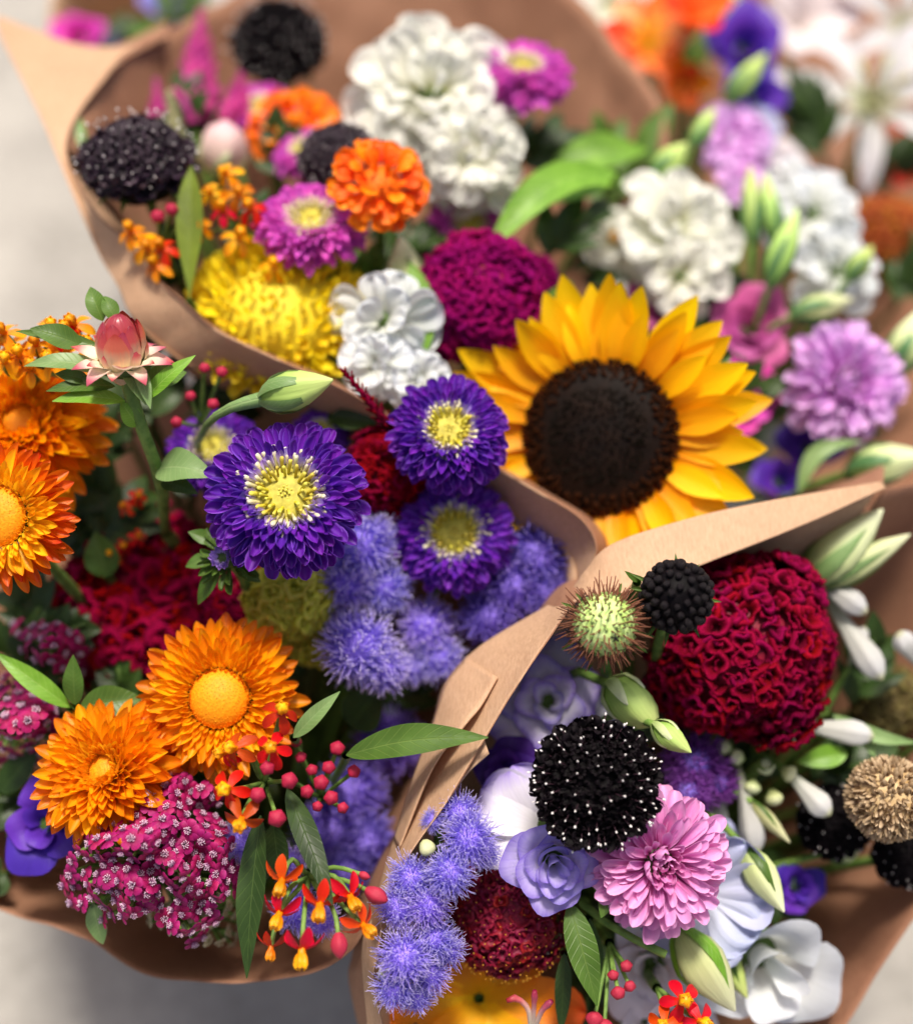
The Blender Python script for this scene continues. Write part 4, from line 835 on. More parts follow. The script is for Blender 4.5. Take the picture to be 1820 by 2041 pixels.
leafthing('A', (815, 520, 5.05), (838, 735, 4.98), 44, 'narrow green sheath leaf along the right of the white gladiolus', mat='leaf_lime', arch=.03, sway=-.1)
sunflower('A', 1198, 872, 345, 5.02, (-.24, -.06), 'golden sunflower with a wide dark brown disc')
leafthing('A', (1230, 345, 5.5), (965, 515, 5.25), 78, 'broad bright green leaf arching down left above the magenta celosia', mat='leaf_lime', arch=.12, sway=.1)
leafthing('A', (1020, 400, 5.5), (1240, 360, 5.6), 90, 'bright green leaf pointing right in the middle of the top', mat='leaf_lime', arch=.12)
leafthing('A', (1100, 330, 5.8), (1290, 300, 5.9), 80, 'green leaf lying behind the bright arching leaves', mat='leaf_lime', arch=.1)
leafthing('A', (880, 480, 5.3), (945, 505, 5.25), 30, 'small dark green leaf above the magenta celosia', mat='leaf', arch=.1)
leafthing('A', (165, 300, 5.45), (160, 235, 5.5), 22, 'thin grey green leaf tip by the fold of the paper', mat='leaf_pale', arch=.05)
leafthing('A', (1075, 660, 5.2), (1140, 560, 5.2), 60, 'shaded green leaf behind the sunflower petals', mat='leaf', arch=.05)
for q in ((655, 560, 5.1), (700, 545, 5.15), (610, 535, 5.05)): leafthing('A', q, (q[0] + 25, q[1] - 40, q[2]), 18, ('leftmost', 'middle', 'rightmost')[(610, 655, 700).index(q[0])] + ' of three thin green leaves under the magenta pink aster', arch=.1, group='thin leaves under the magenta aster')

# ------------------------------------------------------------------ bouquet D, upper right, and what is behind
rose('D', 1320, 600, 80, 5.7, (-.1, .3), 'pink lisianthus peeping over the sunflower petals', 'li_pink', n=12)
rose('D', 1500, 650, 92, 5.7, (.0, .2), 'plum pink lisianthus between the sunflower and the lilac aster', 'li_pink', n=12)
rose('D', 1480, 790, 96, 5.6, (.2, .2), 'dark wine lisianthus in the shade behind the sunflower', 'magenta_p', n=10)
ruffled('D', 'stock', 1340, 465, 128, 5.75, (.25, .1), 'white ruffled stock with stacked petals right of the green leaves', 'white flower', ['white'], n=22, L=0.85, group='white stocks', W=0.75, rx=0.25, rz=0.2)
ruffled('D', 'stock', 1230, 480, 70, 5.8, (-.2, .1), 'small white stock floret left of the large stock', 'white flower', ['white'], n=14, L=.8, rx=.2, centre='sf_in', group='white stocks')
ruffled('D', 'stock', 1355, 550, 80, 5.65, (.1, -.1), 'white stock floret just above the pink lisianthus', 'white flower', ['white'], n=14, L=0.95, group='white stocks', W=0.75, rx=0.2, rz=0.15)
ruffled('D', 'stock', 1620, 430, 96, 6.0, (.1, .2), 'white ruffled floret right of the paired green buds', 'white flower', ['whitecool'], n=14, L=0.95, group='white stocks', W=0.75, rx=0.2, rz=0.15)
ruffled('D', 'stock', 1665, 545, 90, 5.9, (.2, .1), 'white ruffled floret above the lilac aster', 'white flower', ['whitecool'], n=14, L=0.95, group='white stocks', W=0.75, rx=0.2, rz=0.15)
ruffled('D', 'stock', 1580, 370, 52, 6.1, (0, .2), 'small white floret above the paired green buds', 'white flower', ['whitecool'], n=14, L=.8, group='white stocks')
pink_aster('D', 1690, 760, 128, 5.5, (.15, .1), 'blurred lilac pink aster at the right edge', 'lav_pink', 'as_pink')
ruffled('D', 'stock', 1460, 285, 78, 6.3, (0, .2), 'lavender stock floret under the purple lisianthus', 'stock', ['lav_pink'], n=24, L=.7, group='lavender stocks')
ruffled('D', 'stock', 1475, 370, 52, 6.2, (.1, .2), 'small lavender stock floret beside the green buds', 'stock', ['lav_pink'], n=14, L=.8, group='lavender stocks')
ruffled('D', 'stock', 1515, 260, 44, 6.5, (.1, .2), 'pale lilac floret right of the lavender stock', 'stock', ['li_blue'], n=12, L=.8, group='lavender stocks')
lilyform('D', 1735, 215, 215, 7.0, (-.1, .2), 'large blurred white starry lily in the top right corner', ['starw'], 7, L=.95, tilt=5, W=1.1, roll=.2, stamens='cream')
lilyform('D', 1800, 60, 170, 7.5, (.1, .2), 'second white lily cut off by the top right corner', ['starw'], 6, L=.95, tilt=10, W=1.3, roll=.5)
lilyform('D', 1590, 60, 120, 7.6, (.1, .2), 'far white flower behind the purple lisianthus', ['blush'], 6, T=T_wide, tilt=20)
lilyform('D', 1295, 100, 120, 7.0, (-.2, .2), 'peach orange alstroemeria at the top edge beside the brown paper', ['peach', 'or_alst'], 6, T=T_wide, tilt=25, stamens='mum', group='orange alstroemerias')
lilyform('D', 1370, 60, 110, 6.8, (.1, .4), 'vivid red orange alstroemeria at the top edge', ['or_alst'], 6, T=T_wide, tilt=50, group='orange alstroemerias')
lilyform('D', 1360, 165, 70, 6.9, (.0, -.4), 'yellow hearted orange alstroemeria floret below the vivid one', ['or_lily', 'or_alst'], 6, T=T_wide, tilt=35, group='orange alstroemerias')
lilyform('D', 1215, 20, 90, 7.6, (.0, .2), 'pale cream flower cut by the top edge above the alstroemeria', ['white'], 6, T=T_wide, tilt=20)
rose('D', 1488, 90, 92, 6.8, (.0, .1), 'deep purple lisianthus at the top right', 'li_purple', n=12)
rose('D', 1510, 195, 66, 6.7, (.2, -.1), 'deep purple lisianthus behind the curved green bud', 'li_purple', n=10)
bud('D', (1450, 205, 6.3), (1528, 105, 6.3), 46, 'curved green bud in front of the purple lisianthus', 'budgreen')
bud('D', (1425, 55, 7), (1470, -30, 7), 50, 'green bud cut by the top edge', 'budgreen')
bud('D', (1300, 360, 5.9), (1370, 285, 5.9), 58, 'fat pale green bud right of the bright leaves', 'budgreen')
bud('D', (1380, 290, 5.95), (1425, 215, 6.0), 40, 'slim green bud pointing up right above the fat one', 'budgreen')
bud('D', (1500, 480, 5.8), (1495, 330, 5.85), 44, 'left one of the paired tall green buds', 'budgreen')
bud('D', (1545, 480, 5.8), (1525, 345, 5.8), 44, 'right one of the paired tall green buds', 'budgreen')
bud('D', (1535, 570, 5.6), (1590, 415, 5.6), 54, 'long green bud leaning right below the pair', 'budgreen')
bud('D', (1690, 555, 5.7), (1740, 490, 5.75), 44, 'short green bud over the white floret at the right', 'budgreen')
bud('D', (1580, 630, 5.65), (1700, 595, 5.7), 56, 'pale green bud lying above the lilac aster', 'budpale')
bud('D', (1690, 945, 5.5), (1850, 905, 5.4), 84, 'large pale white green bud under the lilac aster', 'budpale')
bud('D', (1790, 740, 5.6), (1830, 620, 5.6), 74, 'pale green bud cut by the right edge beside the lilac aster', 'budpale')
leafthing('D', (1590, 985, 5.4), (1720, 880, 5.4), 36, 'arched grey green stem leaf over the large pale bud', mat='leaf_pale', arch=.1, sway=-.22)
leafthing('D', (1270, 330, 6.1), (1340, 205, 6.1), 60, 'green leaf below the alstroemeria', mat='leaf', arch=.05)
leafthing('D', (1290, 420, 5.9), (1310, 350, 5.9), 36, 'grey green leaf beside the fat pale bud', mat='leaf_pale', arch=.05)
celosia('D', 1765, 480, 100, 6.5, (.1, .2), 'rusty orange celosia blurred at the right edge', 'ce_rust', 'ce_core_r', n=110)
lilyform('D', 1805, 330, 80, 7.3, (.1, .2), 'orange alstroemeria cut by the right edge under the lily', ['or_alst'], 6, T=T_wide, tilt=25, group='orange alstroemerias')
rose('D', 1620, 890, 70, 5.8, (.1, .2), 'violet lisianthus in shadow left of the large pale bud', 'li_purple', n=10)
rose('D', 1560, 960, 60, 5.7, (.1, .2), 'violet lisianthus in shadow behind the flat paper flap', 'li_purple', n=10)
rose('D', 1290, 300, 40, 6.3, (.1, .2), 'tiny deep violet bloom by the fat pale bud', 'li_deep', n=8)
rose('D', 1570, 330, 60, 6.7, (.1, .2), 'pale salmon bloom blurred right of the lavender stock', 'blush', n=8)
rose('E', 150, 70, 62, 7.2, (-.2, .3), 'hot magenta bloom in the top left corner', 'magenta_p', n=10, group='far blooms of the top left')
rose('E', 250, 95, 52, 7.2, (.1, .3), 'blurred dark purple bloom right of the hot magenta one', 'li_deep', n=10, group='far blooms of the top left')
ruffled('E', 'stock', 350, 5, 66, 7.5, (.1, .3), 'lilac blue bloom cut by the top edge', 'stock', ['lilac_p'], n=20, L=.7)
leafthing('E', (250, 60, 7.1), (400, 100, 7.0), 50, 'olive green leaf under the lilac blue bloom', mat='leaf', arch=.1)

# ------------------------------------------------------------------ bouquet B, lower left
aster('B', 570, 985, 164, 4.42, (.03, .32), 'largest purple aster with pale yellow centre, sharp in the middle', sharp=True)
aster('B', 895, 858, 124, 4.68, (.06, .38), 'purple aster touching the left petals of the sunflower', sharp=True, disc=.29, roll=1)
aster('B', 905, 1062, 122, 4.85, (.0, .3), 'purple aster directly below the one beside the sunflower', sharp=True, disc=.33, roll=2)
aster('B', 425, 895, 100, 4.95, (-.1, .7), 'dim purple aster behind the largest one on its left', sharp=False)
aster('B', 640, 860, 60, 5.0, (.1, .7), 'purple aster in shade behind the top of the largest one', sharp=False)
# strawflower bud with its leaves
t = thing('strawflower_bud', 'red and cream strawflower bud opening above green leaves', 'strawflower bud', P(242, 706, 4.42), F(.06, .95, .62), .35)
R = px(90, 4.42)
core(t, 'bud_core', .45 * R, .86 * R, M['bu_body'], .1 * R, 14, 18)
T_hug = [Tpl(petal(W=.60, tm=.45, base=.8, k=1.7, q=1.5, cup=.6, b0=-.34, b1=1.15, nu=6, nv=9)) for _ in range(3)]
for n, r0, L, tl, z in ((6, .46, 1.0, 84, -.08), (7, .50, .9, 83, -.14), (5, .54, .62, 80, -.18)): ring(t, 'bract', T_hug, M['bu_body'], n, R, r0, L, tl, z, jl=.08, jt=4, jp=.18)
ring(t, 'open_bract', T_hug, M['bu_body'], 2, R, .56, .95, 72, -.18, jl=.08, jt=6, jp=.2, off=.3)
T_sprd = [Tpl(petal(W=.72, tm=.3, base=.85, k=1.3, q=1.15, cup=.35, b0=.2, b1=-.5 + .2 * i, nu=6, nv=9)) for i in range(3)]
ring(t, 'spread_bract', T_sprd, M['bu_spread'], 10, R, .52, .62, -8, -.18, jl=.15, jt=10, jp=.2); ring(t, 'spread_bract', T_sprd, M['bu_spread'], 7, R, .52, .60, 22, -.14, jl=.15, jt=10, jp=.2)
core(t, 'base', .55 * R, .25 * R, M['calyx'], -.25 * R)
for a in (((205, 640, 4.5), (180, 572, 4.52), 40, 'leaf'), ((230, 640, 4.48), (208, 590, 4.5), 34, 'leaf'), ((165, 690, 4.45), (60, 655, 4.42), 50, 'leaf'), ((200, 690, 4.46), (30, 660, 4.46), 26, 'leaf'), ((215, 745, 4.44), (48, 730, 4.4), 44, 'leaf_pale'), ((230, 770, 4.44), (92, 780, 4.4), 36, 'leaf'), ((250, 800, 4.44), (104, 800, 4.4), 40, 'leaf_lime'),
          ((270, 720, 4.42), (300, 815, 4.38), 30, 'leaf_pale'), ((240, 725, 4.42), (292, 808, 4.4), 32, 'leaf_pale'), ((285, 800, 4.42), (390, 708, 4.42), 34, 'leaf_lime'), ((290, 770, 4.46), (372, 742, 4.5), 60, 'leaf'), ((268, 770, 4.42), (300, 730, 4.4), 40, 'calyx'), ((180, 760, 4.42), (110, 745, 4.41), 30, 'calyx')):
    leaf(t, a[0], a[1], a[2], (U(-.3, .3), U(.2, .7)), U(.06, .16), a[3])
inv = t.matrix_basis.inverted()
part('stalk', MB().tube([inv @ q for q in [P(246, 720, 4.46), P(262, 790, 4.47), P(285, 860, 4.52), P(310, 925, 4.6), P(325, 985, 4.75), P(330, 1060, 5.0)]], [.026, .022, .021, .021, .020, .018], 9).build('stalk', M['stem']), t)
leaf(t, (275, 850, 4.5), (240, 800, 4.46), 40, (0, .4), .1, 'leaf_lime'); leaf(t, (315, 935, 4.6), (430, 950, 4.52), 78, (0, .5), .16, 'leaf_pale', tm=.35); leaf(t, (322, 960, 4.62), (395, 985, 4.55), 40, (0, .5), .1, 'leaf_dark')
stem(t, 'B', .03, start=P(330, 1060, 5.0), Z=-FWD)
# lime bud on its pale stalk
t = bud('B', (522, 796, 4.45), (664, 757, 4.4), 80, 'lime green bud with grey green ribs on a pale curved stalk', 'budgreen', 'leaf_pale', seplen=.98, stalk=False, tw=.5, group=None)
inv = t.matrix_basis.inverted()
part('stalk', MB().tube([inv @ q for q in [P(534, 793, 4.45), P(515, 797, 4.455), P(490, 803, 4.46), P(462, 812, 4.48), P(432, 828, 4.52), P(412, 848, 4.6), P(396, 880, 4.85), P(390, 910, 5.1)]], [.025, .024, .021, .017, .014, .012, .011, .010], 12).build('stalk', M['leaf_pale']), t); stem(t, 'B', .014, start=P(390, 910, 5.1), Z=-FWD)
strawflower('B', 42, 845, 190, 4.78, (.1, .45), 'deep orange strawflower behind the red bud at the left edge', ('sf_out', 'sf_mid', 'sf_mid'), dr=.22, dz=.1)
strawflower('B', -8, 1030, 152, 4.42, (-.05, .05), 'yellow and orange strawflower cut by the left edge', ('sf_rust', 'sf_yel', 'sf_yel'), dr=.42, dz=.2)
strawflower('B', 438, 1392, 168, 4.56, (.03, .12), 'large orange strawflower with a smooth domed disc, in the middle', ('sf_out', 'sf_mid', 'sf_mid'), dr=.37, dz=.24)
strawflower('B', 208, 1535, 164, 4.5, (-.15, .42), 'orange strawflower behind the magenta yarrow', ('sf_out', 'sf_mid', 'sf_in'), dr=.2, dz=.1)
POLY1 = [(277, 1558), (342, 1547), (396, 1565), (446, 1607), (443, 1664), (486, 1711), (479, 1776), (425, 1783), (439, 1826), (396, 1882), (346, 1872), (317, 1812), (245, 1828), (202, 1834), (194, 1805), (144, 1812), (125, 1761), (140, 1704), (165, 1639), (220, 1602), (252, 1634), (288, 1607)]
yarrow('B', POLY1, 4.33, 'sharp magenta yarrow head in front at the lower left', sp=20, fr=22.5)
yarrow('B', [(-40, 1350), (40, 1330), (85, 1370), (115, 1420), (110, 1500), (60, 1530), (-40, 1520)], 4.62, 'blurred magenta yarrow at the left edge', sp=22, fr=25)
yarrow('B', [(30, 1245), (110, 1240), (185, 1290), (180, 1340), (120, 1340), (50, 1300)], 4.8, 'dim purple yarrow under the crimson celosia', sp=22, fr=24)
yarrow('B', [(270, 1800), (360, 1760), (480, 1790), (485, 1880), (440, 1890), (380, 1860), (300, 1855)], 4.62, 'cream yarrow tucked under the magenta yarrow', sp=20, fr=14, mat='ya_cream', st='ya_cream')
celosia('B', 300, 1215, 200, 5.25, (.0, .3), 'blurred crimson celosia above the large orange strawflower', 'ce_red', n=210)
celosia('B', 460, 1190, 100, 5.1, (.1, .3), 'dark crimson celosia in shade beside the lime celosia', 'ce_crim', n=110)
celosia('B', 765, 940, 95, 4.92, (.1, .2), 'red celosia between the largest purple aster and the other two', 'ce_red', n=110)
plume('B', (785, 860, 4.72), (688, 742, 4.66), 44, 'thin crimson celosia spike lying over the paper rim', 'ce_red', n=60, L=.2)
celosia('B', 580, 1190, 95, 4.86, (.0, .2), 'lime yellow celosia with curled folds beside the blue ageratum', 'ce_lime', 'ce_core_l', n=70, L=.45, rx=.7, rz=.6)
celosia('B', 625, 1270, 60, 5.0, (.0, .1), 'second lime celosia tuft below the first', 'ce_lime', 'ce_core_l', n=50, L=.45)
ageratum('B', [(715, 1090, 76, 4.85, -.1, .4), (690, 1160, 60, 4.85, -.3, .1), (765, 1170, 58, 4.88, .2, .1), (760, 1060, 50, 4.92, .2, .4)], 'pale blue ageratum cluster right of the largest purple aster', sharp=False)
ageratum('B', [(715, 1290, 76, 4.78, -.2, .1), (760, 1330, 56, 4.8, .1, -.3), (680, 1250, 40, 4.85, -.4, .2)], 'blue ageratum cluster above the dark gap, lowest of the pale ones', sharp=False)
ageratum('B', [(850, 1250, 62, 4.95, 0, .2), (875, 1310, 52, 4.95, .1, -.1), (825, 1330, 40, 4.95, -.1, -.2)], 'lilac ageratum cluster under the second purple aster', sharp=False)
ageratum('B', [(1070, 1110, 80, 5.0, .1, .3), (1020, 1170, 70, 4.97, 0, .2), (975, 1230, 60, 4.95, -.1, .1), (1090, 1180, 50, 4.95, .2, .1)], 'violet ageratum cluster in the curve of the paper rim', mat='ag_deep', sharp=False)
ageratum('B', [(700, 1580, 70, 5.05, 0, .2), (660, 1660, 70, 5.0, -.2, .1), (730, 1680, 64, 5.0, .2, 0), (780, 1480, 70, 5.15, .1, .1), (690, 1740, 50, 4.9, .1, .1)], 'deep violet ageratum in the shade left of the paper strip', mat='ag_deep', sharp=False)
ageratum('B', [(475, 1680, 40, 4.55, 0, .2), (590, 1810, 52, 4.55, -.1, .1), (640, 1830, 40, 4.55, .1, 0), (575, 1720, 36, 4.6, .1, .1)], 'violet blue ageratum behind the long leaf and the milkweed', mat='ag')
milkweed('B', 528, 1560, 4.5, [(470, 1492, 4.32, -.5, .3, 1, 44), (560, 1420, 4.3, .2, .5, .8, 44), (542, 1492, 4.28, 0, .3, 1, 46), (455, 1573, 4.28, -.2, .2, 1, 50), (482, 1632, 4.27, -.05, -.35, 1, 48), (450, 1500, 4.34, -.8, .1, 1, 36)],
         [(533, 1531, 4.27, 23), (514, 1584, 4.27, 23), (552, 1630, 4.26, 23), (576, 1556, 4.3, 22)], 'red and orange milkweed flowers over the large orange strawflower')
milkweed('B', 640, 1590, 4.7, [], [(u, v, d + .12, r) for u, v, d, r in [(580, 1556, 4.36, 20), (600, 1510, 4.45, 18), (622, 1535, 4.42, 18), (612, 1578, 4.38, 20), (640, 1560, 4.38, 20), (660, 1590, 4.36, 19), (633, 1607, 4.36, 18), (683, 1610, 4.36, 19), (705, 1538, 4.38, 19), (655, 1530, 4.4, 19), (672, 1492, 4.42, 20), (590, 1480, 4.5, 17)]], 'cluster of round crimson milkweed buds beside the milkweed flowers')
milkweed('B', 616, 1742, 4.42, [(563, 1752, 4.28, -.15, -.75, .8, 46), (558, 1818, 4.27, -.25, -.8, .8, 46), (638, 1800, 4.25, .0, -.75, .8, 50), (602, 1890, 4.22, 0, -1.1, .6, 50), (697, 1785, 4.28, .5, -.6, .8, 46), (722, 1842, 4.27, .75, -.5, .7, 46), (541, 1885, 4.3, -.1, -1.2, .6, 36)], [],
         'hanging red and orange milkweed flowers low over the paper rim', leaves=(((520, 1625, 4.40), (492, 1950, 4.33), 62, (-.35, .2), .03, 'leaf_dark'), ((572, 1572, 4.42), (664, 1806, 4.24), 50, (.2, .3), .06, 'leaf_dark'), ((545, 1640, 4.5), (560, 1760, 4.55), 50, (0, .2), .04, 'leaf_dark')),
         shut=((676, 1884, 4.25, .1, -1, 26), (750, 1784, 4.3, .9, -.4, 26), (726, 1745, 4.33, 1, -.3, 13)))
leafthing('B', (690, 1505, 4.45), (973, 1470, 4.35), 66, 'long green leaf lying across the paper strip, its tip at the edge', nrm=(0, .5), mat='leaf', arch=.05, sway=-.03)
leafthing('B', (585, 1470, 4.5), (678, 1378, 4.46), 34, 'narrow pale green leaf right of the large orange strawflower', mat='leaf_pale', arch=.06)
leafthing('B', (150, 1405, 4.6), (146, 1305, 4.58), 42, 'upright green leaf left of the large orange strawflower', mat='leaf', arch=.04)
leafthing('B', (160, 1410, 4.6), (285, 1392, 4.62), 66, 'broad dull green leaf touching the large orange strawflower', mat='leaf', arch=.1)
leafthing('B', (140, 1410, 4.62), (-10, 1300, 4.6), 42, 'olive green stem leaf slanting to the left edge', mat='leaf_lime', arch=.06)
leafthing('B', (185, 1800, 4.55), (205, 1882, 4.6), 40, 'short green leaf below the magenta yarrow over the rim', mat='leaf_pale', arch=.05)
leafthing('B', (700, 1450, 5.0), (760, 1370, 4.95), 90, 'dark green leaf below the pale blue ageratum', mat='leaf_dark', arch=.08)
leafthing('B', (215, 1150, 5.0), (190, 1060, 4.98), 70, 'blurred green leaf right of the yellow strawflower', mat='leaf', arch=.05)
leafthing('B', (0, 1580, 4.9), (80, 1490, 4.9), 60, 'dark leaf at the left edge beside the yarrow', mat='leaf_dark', arch=.05)
leafthing('B', (660, 830, 4.95), (750, 845, 4.9), 50, 'dark grey green leaf under the crimson spike', mat='leaf_dark', arch=.05)
rose('B', 85, 1640, 96, 4.72, (-.1, .2), 'violet lisianthus petals low at the left edge', 'li_purple', n=8, open_=1.2)
milkweed('B', 60, 740, 4.70, [(10, 665, 4.56, -0.3, .5, 1, 40), (38, 708, 4.57, 0.1, .5, 1, 40), (100, 655, 4.58, 0.3, .5, 1, 40), (150, 648, 4.59, -0.3, .5, 1, 40), (125, 685, 4.60, 0.1, .5, 1, 40), (8, 722, 4.56, 0.3, .5, 1, 40), (158, 735, 4.57, -0.3, .5, 1, 40), (72, 688, 4.58, 0.1, .5, 1, 40), (60, 735, 4.59, 0.3, .5, 1, 40), (20, 690, 4.60, -0.3, .5, 1, 40), (130, 660, 4.56, 0.1, .5, 1, 40), (172, 690, 4.57, 0.3, .5, 1, 40), (105, 720, 4.58, -0.3, .5, 1, 40)], [], 'orange milkweed flowers behind the red strawflower bud', pm=('mw_or', 'sf_out', 'mw_or', 'mw_red'))
milkweed('B', 400, 850, 5.0, [], [(408, 734, 4.78, 18), (442, 742, 4.76, 18), (380, 790, 4.78, 17), (425, 806, 4.74, 17), (352, 842, 4.72, 17)], 'scattered blurred crimson buds behind the lime bud')
milkweed('B', 260, 1080, 5.2, [(u, v, 5.0, U(-.4, .4), .3, 1, 24) for u, v in ((275, 990), (250, 1010), (275, 1070), (245, 1090), (225, 1105))], [], 'dim orange milkweed flowers deep in the gap')
# green aster bud
t = thing('aster_bud', 'green aster bud with leafy bracts and a violet tip', 'aster bud', P(452, 1112, 4.55), F(-.25, .1), 0); R = px(70, 4.55)
for n, r0, L, tl, z in ((11, .3, .75, -10, -.1), (11, .3, .6, 15, 0), (9, .28, .45, 40, .05)): ring(t, 'bract', T_aster, M['calyx'], n, R, r0, L, tl, z, W=1.0, jl=.2, jt=14)
ring(t, 'petal', T_tube, M['as_lilac'], 22, R, .18, .42, 72, .05, jt=10); core(t, 'base', .36 * R, .3 * R, M['calyx'])
leaf(t, (440, 1120, 4.56), (395, 1205, 4.6), 34, (0, .3), .05, 'leaf'); leaf(t, (430, 1080, 4.6), (375, 1060, 4.6), 30, (0, .3), .05, 'leaf'); leaf(t, (420, 1110, 4.6), (370, 1130, 4.6), 30, (0, .3), .05, 'leaf'); leaf(t, (470, 1130, 4.56), (520, 1160, 4.6), 26, (0, .3), .05, 'leaf'); stem(t, 'B')

# ------------------------------------------------------------------ bouquet C, lower right
scabiosa('C', 1187, 1562, 140, 4.32, (.0, .1), 'large black scabiosa with white anthers, sharp at the lower right', 'sc_black', sharp=True, npin=120, high=.28)
pink_aster('C', 1318, 1722, 150, 4.40, (.12, .05), 'sharp layered pink aster below the large black scabiosa')
# black scabiosa bud
t = thing('scabiosa_bud', 'round black scabiosa bud of tight knobs in front of the paper', 'scabiosa bud', P(1350, 1188, 4.32), F(.1, .2), 0); R = px(76, 4.32)
core(t, 'core', .82 * R, .78 * R, M['sc_core'])
dome(t, 'floret_bud', T_budnub, M['sc_bud'], 85, .78 * R, .76 * R, 1.9, .215 * R, W=1., axis='Z', jit=.07, Lf=lambda q: .8 + .35 * q)
ring(t, 'outer_floret', T_frill, M['sc_black'], 16, R, .72, .3, 10, -.2, jt=20, jr=.6); ring(t, 'outer_floret', T_frill, M['sc_black'], 14, R, .6, .36, -20, -.45, jt=20, jr=.6)
ring(t, 'sepal', T_leaf, M['calyx'], 8, R, .6, .72, -12, -.4, W=.5, jl=.2); stem(t, 'C', .02)
# bristly pod
t = thing('scabiosa_pod', 'round green seed pod covered in brown bristles beside the black bud', 'seed pod', P(1206, 1245, 4.32), F(-.1, .25), 0); R = px(86, 4.32)
core(t, 'pod', .72 * R, .68 * R, M['pod'], 0, 14, 22)
dome(t, 'seed_cup', T_nub, M['pod'], 150, .70 * R, .66 * R, 2.1, .085 * R, axis='Z', jit=.06)
mb = MB()
for i in range(300):
    th = 2.3 * math.sqrt((i + .5) / 300); ph = i * GA + U(-.1, .1); n = Vector((math.sin(th) * math.cos(ph), math.sin(th) * math.sin(ph), math.cos(th))); s_ = Vector((U(-1, 1), U(-1, 1), U(-1, 1))) * .3; l = R * U(.22, .46)
    mb.tube([n * R * .68, n * (R * .68 + l * .5) + s_ * l * .4, n * (R * .68 + l) + s_ * l * 1.1], [.0034, .0026, .0016], 3)
part('bristles', mb.build('bristles', M['bristle']), t, kind='stuff')
for a, b in ((2.6, .95), (2.9, 1.15), (3.4, 1.2), (3.9, 1.0), (5.2, .55), (2.3, .9)):
    n = Vector((math.sin(b) * math.cos(a), math.sin(b) * math.sin(a), math.cos(b))); mb = MB()
    for k in range(5): mb.put(petal(W=.4, tm=.4, base=.6, nu=2, nv=4, cup=.2), RZ(k * 1.2566) @ RY(U(-.6, .6)))
    part('withered_floret', mb.build('withered_floret', M['black_bit']), t, Matrix.Translation(n * R * .95) @ n.to_track_quat('Z', 'Y').to_matrix().to_4x4() @ SC(.13 * R))
ring(t, 'sepal', T_leaf, M['calyx'], 9, R, .55, .7, -25, -.35, W=.5); stem(t, 'C')
celosia('C', 1470, 1285, 205, 4.85, (.05, .1), 'big round crimson celosia behind the black bud', 'ce_crim', n=300, L=.205, rx=.87, rz=.66)
rose('C', 1095, 1395, 130, 4.78, (-.05, .2), 'blurred lavender and white lisianthus right of the paper strip', 'li_white', n=14, open_=1.25, wav=.1)
rose('C', 1106, 1722, 112, 4.44, (.1, -.1), 'lavender lisianthus with a tight spiral heart under the black scabiosa', 'li_lav', n=18, open_=.75, hgt=1.1)
t = thing('lisianthus', 'white lisianthus petals edged violet left of the large black scabiosa', 'lisianthus', P(1090, 1650, 4.62), F(-.15, .1), 0, 'lisianthus blooms'); R = px(150, 4.6)
T_big = [Tpl(petal(W=.8, tm=.62, base=.4, k=2.4, q=2, cup=.3, b0=.5, b1=-1.0, ruf=.04, rk=1.3, ph=U(0, 6), nu=10, nv=12)) for _ in range(4)]
for a, l, tl, z, rl in ((150, 1.0, 8, 0, .2), (118, .95, 14, -.05, -.2), (195, .95, 6, .05, .3), (222, .85, 0, -.05, .1), (85, .8, 10, -.1, 0)): part('petal', random.choice(T_big).mesh('petal', M['li_white']), t, RZ(RAD(a)) @ TR(.05 * R, 0, z * R) @ RY(-RAD(tl)) @ RX(rl) @ SC(l * R, l * R * 1.1, l * R))
core(t, 'base', .25 * R, .2 * R, M['calyx'], -.1 * R); stem(t, 'C')
rose('C', 1010, 1550, 80, 4.72, (-.2, .2), 'deep violet lisianthus in shade against the paper strip', 'li_deep', n=12)
ageratum('C', [(917, 1622, 46, 4.42, .0, .5), (935, 1672, 58, 4.36, .1, .2), (897, 1738, 54, 4.34, .1, -.1), (820, 1752, 52, 4.38, -.3, .2), (796, 1806, 50, 4.38, -.35, .1), (852, 1800, 52, 4.37, 0, 0), (806, 1908, 60, 4.33, -.15, .05), (866, 1870, 46, 4.39, .2, .2), (888, 1890, 44, 4.44, .5, .1), (786, 1970, 46, 4.37, -.3, -.35), (856, 1940, 46, 4.42, .3, -.3), (966, 1700, 36, 4.44, .6, 0), (862, 1636, 26, 4.42, -.3, .3), (830, 1985, 40, 4.42, 0, -.5)],
         'sharp violet blue ageratum spray along the paper edge at the bottom', budlist=[(852, 1690, 17, 4.36), (765, 1940, 12, 4.38)])
bud('C', (1215, 1365, 4.62), (1305, 1440, 4.55), 84, 'pale green rounded bud left of the big crimson celosia', 'budgreen', 'budpale', seplen=.6, prof=[(.4, 0), (.85, .15), (1, .4), (.95, .65), (.7, .85), (.3, 1)])
bud('C', (1305, 1445, 4.5), (1378, 1500, 4.45), 50, 'small lime bud pointing down right beside the black scabiosa', 'budgreen', 'budpale')
ageratum('C', [(1385, 1520, 62, 4.85, 0, .2), (1370, 1580, 50, 4.8, .1, 0), (1430, 1560, 44, 4.88, .2, .1)], 'plum purple ageratum under the big crimson celosia', mat='ag_plum', sharp=False)
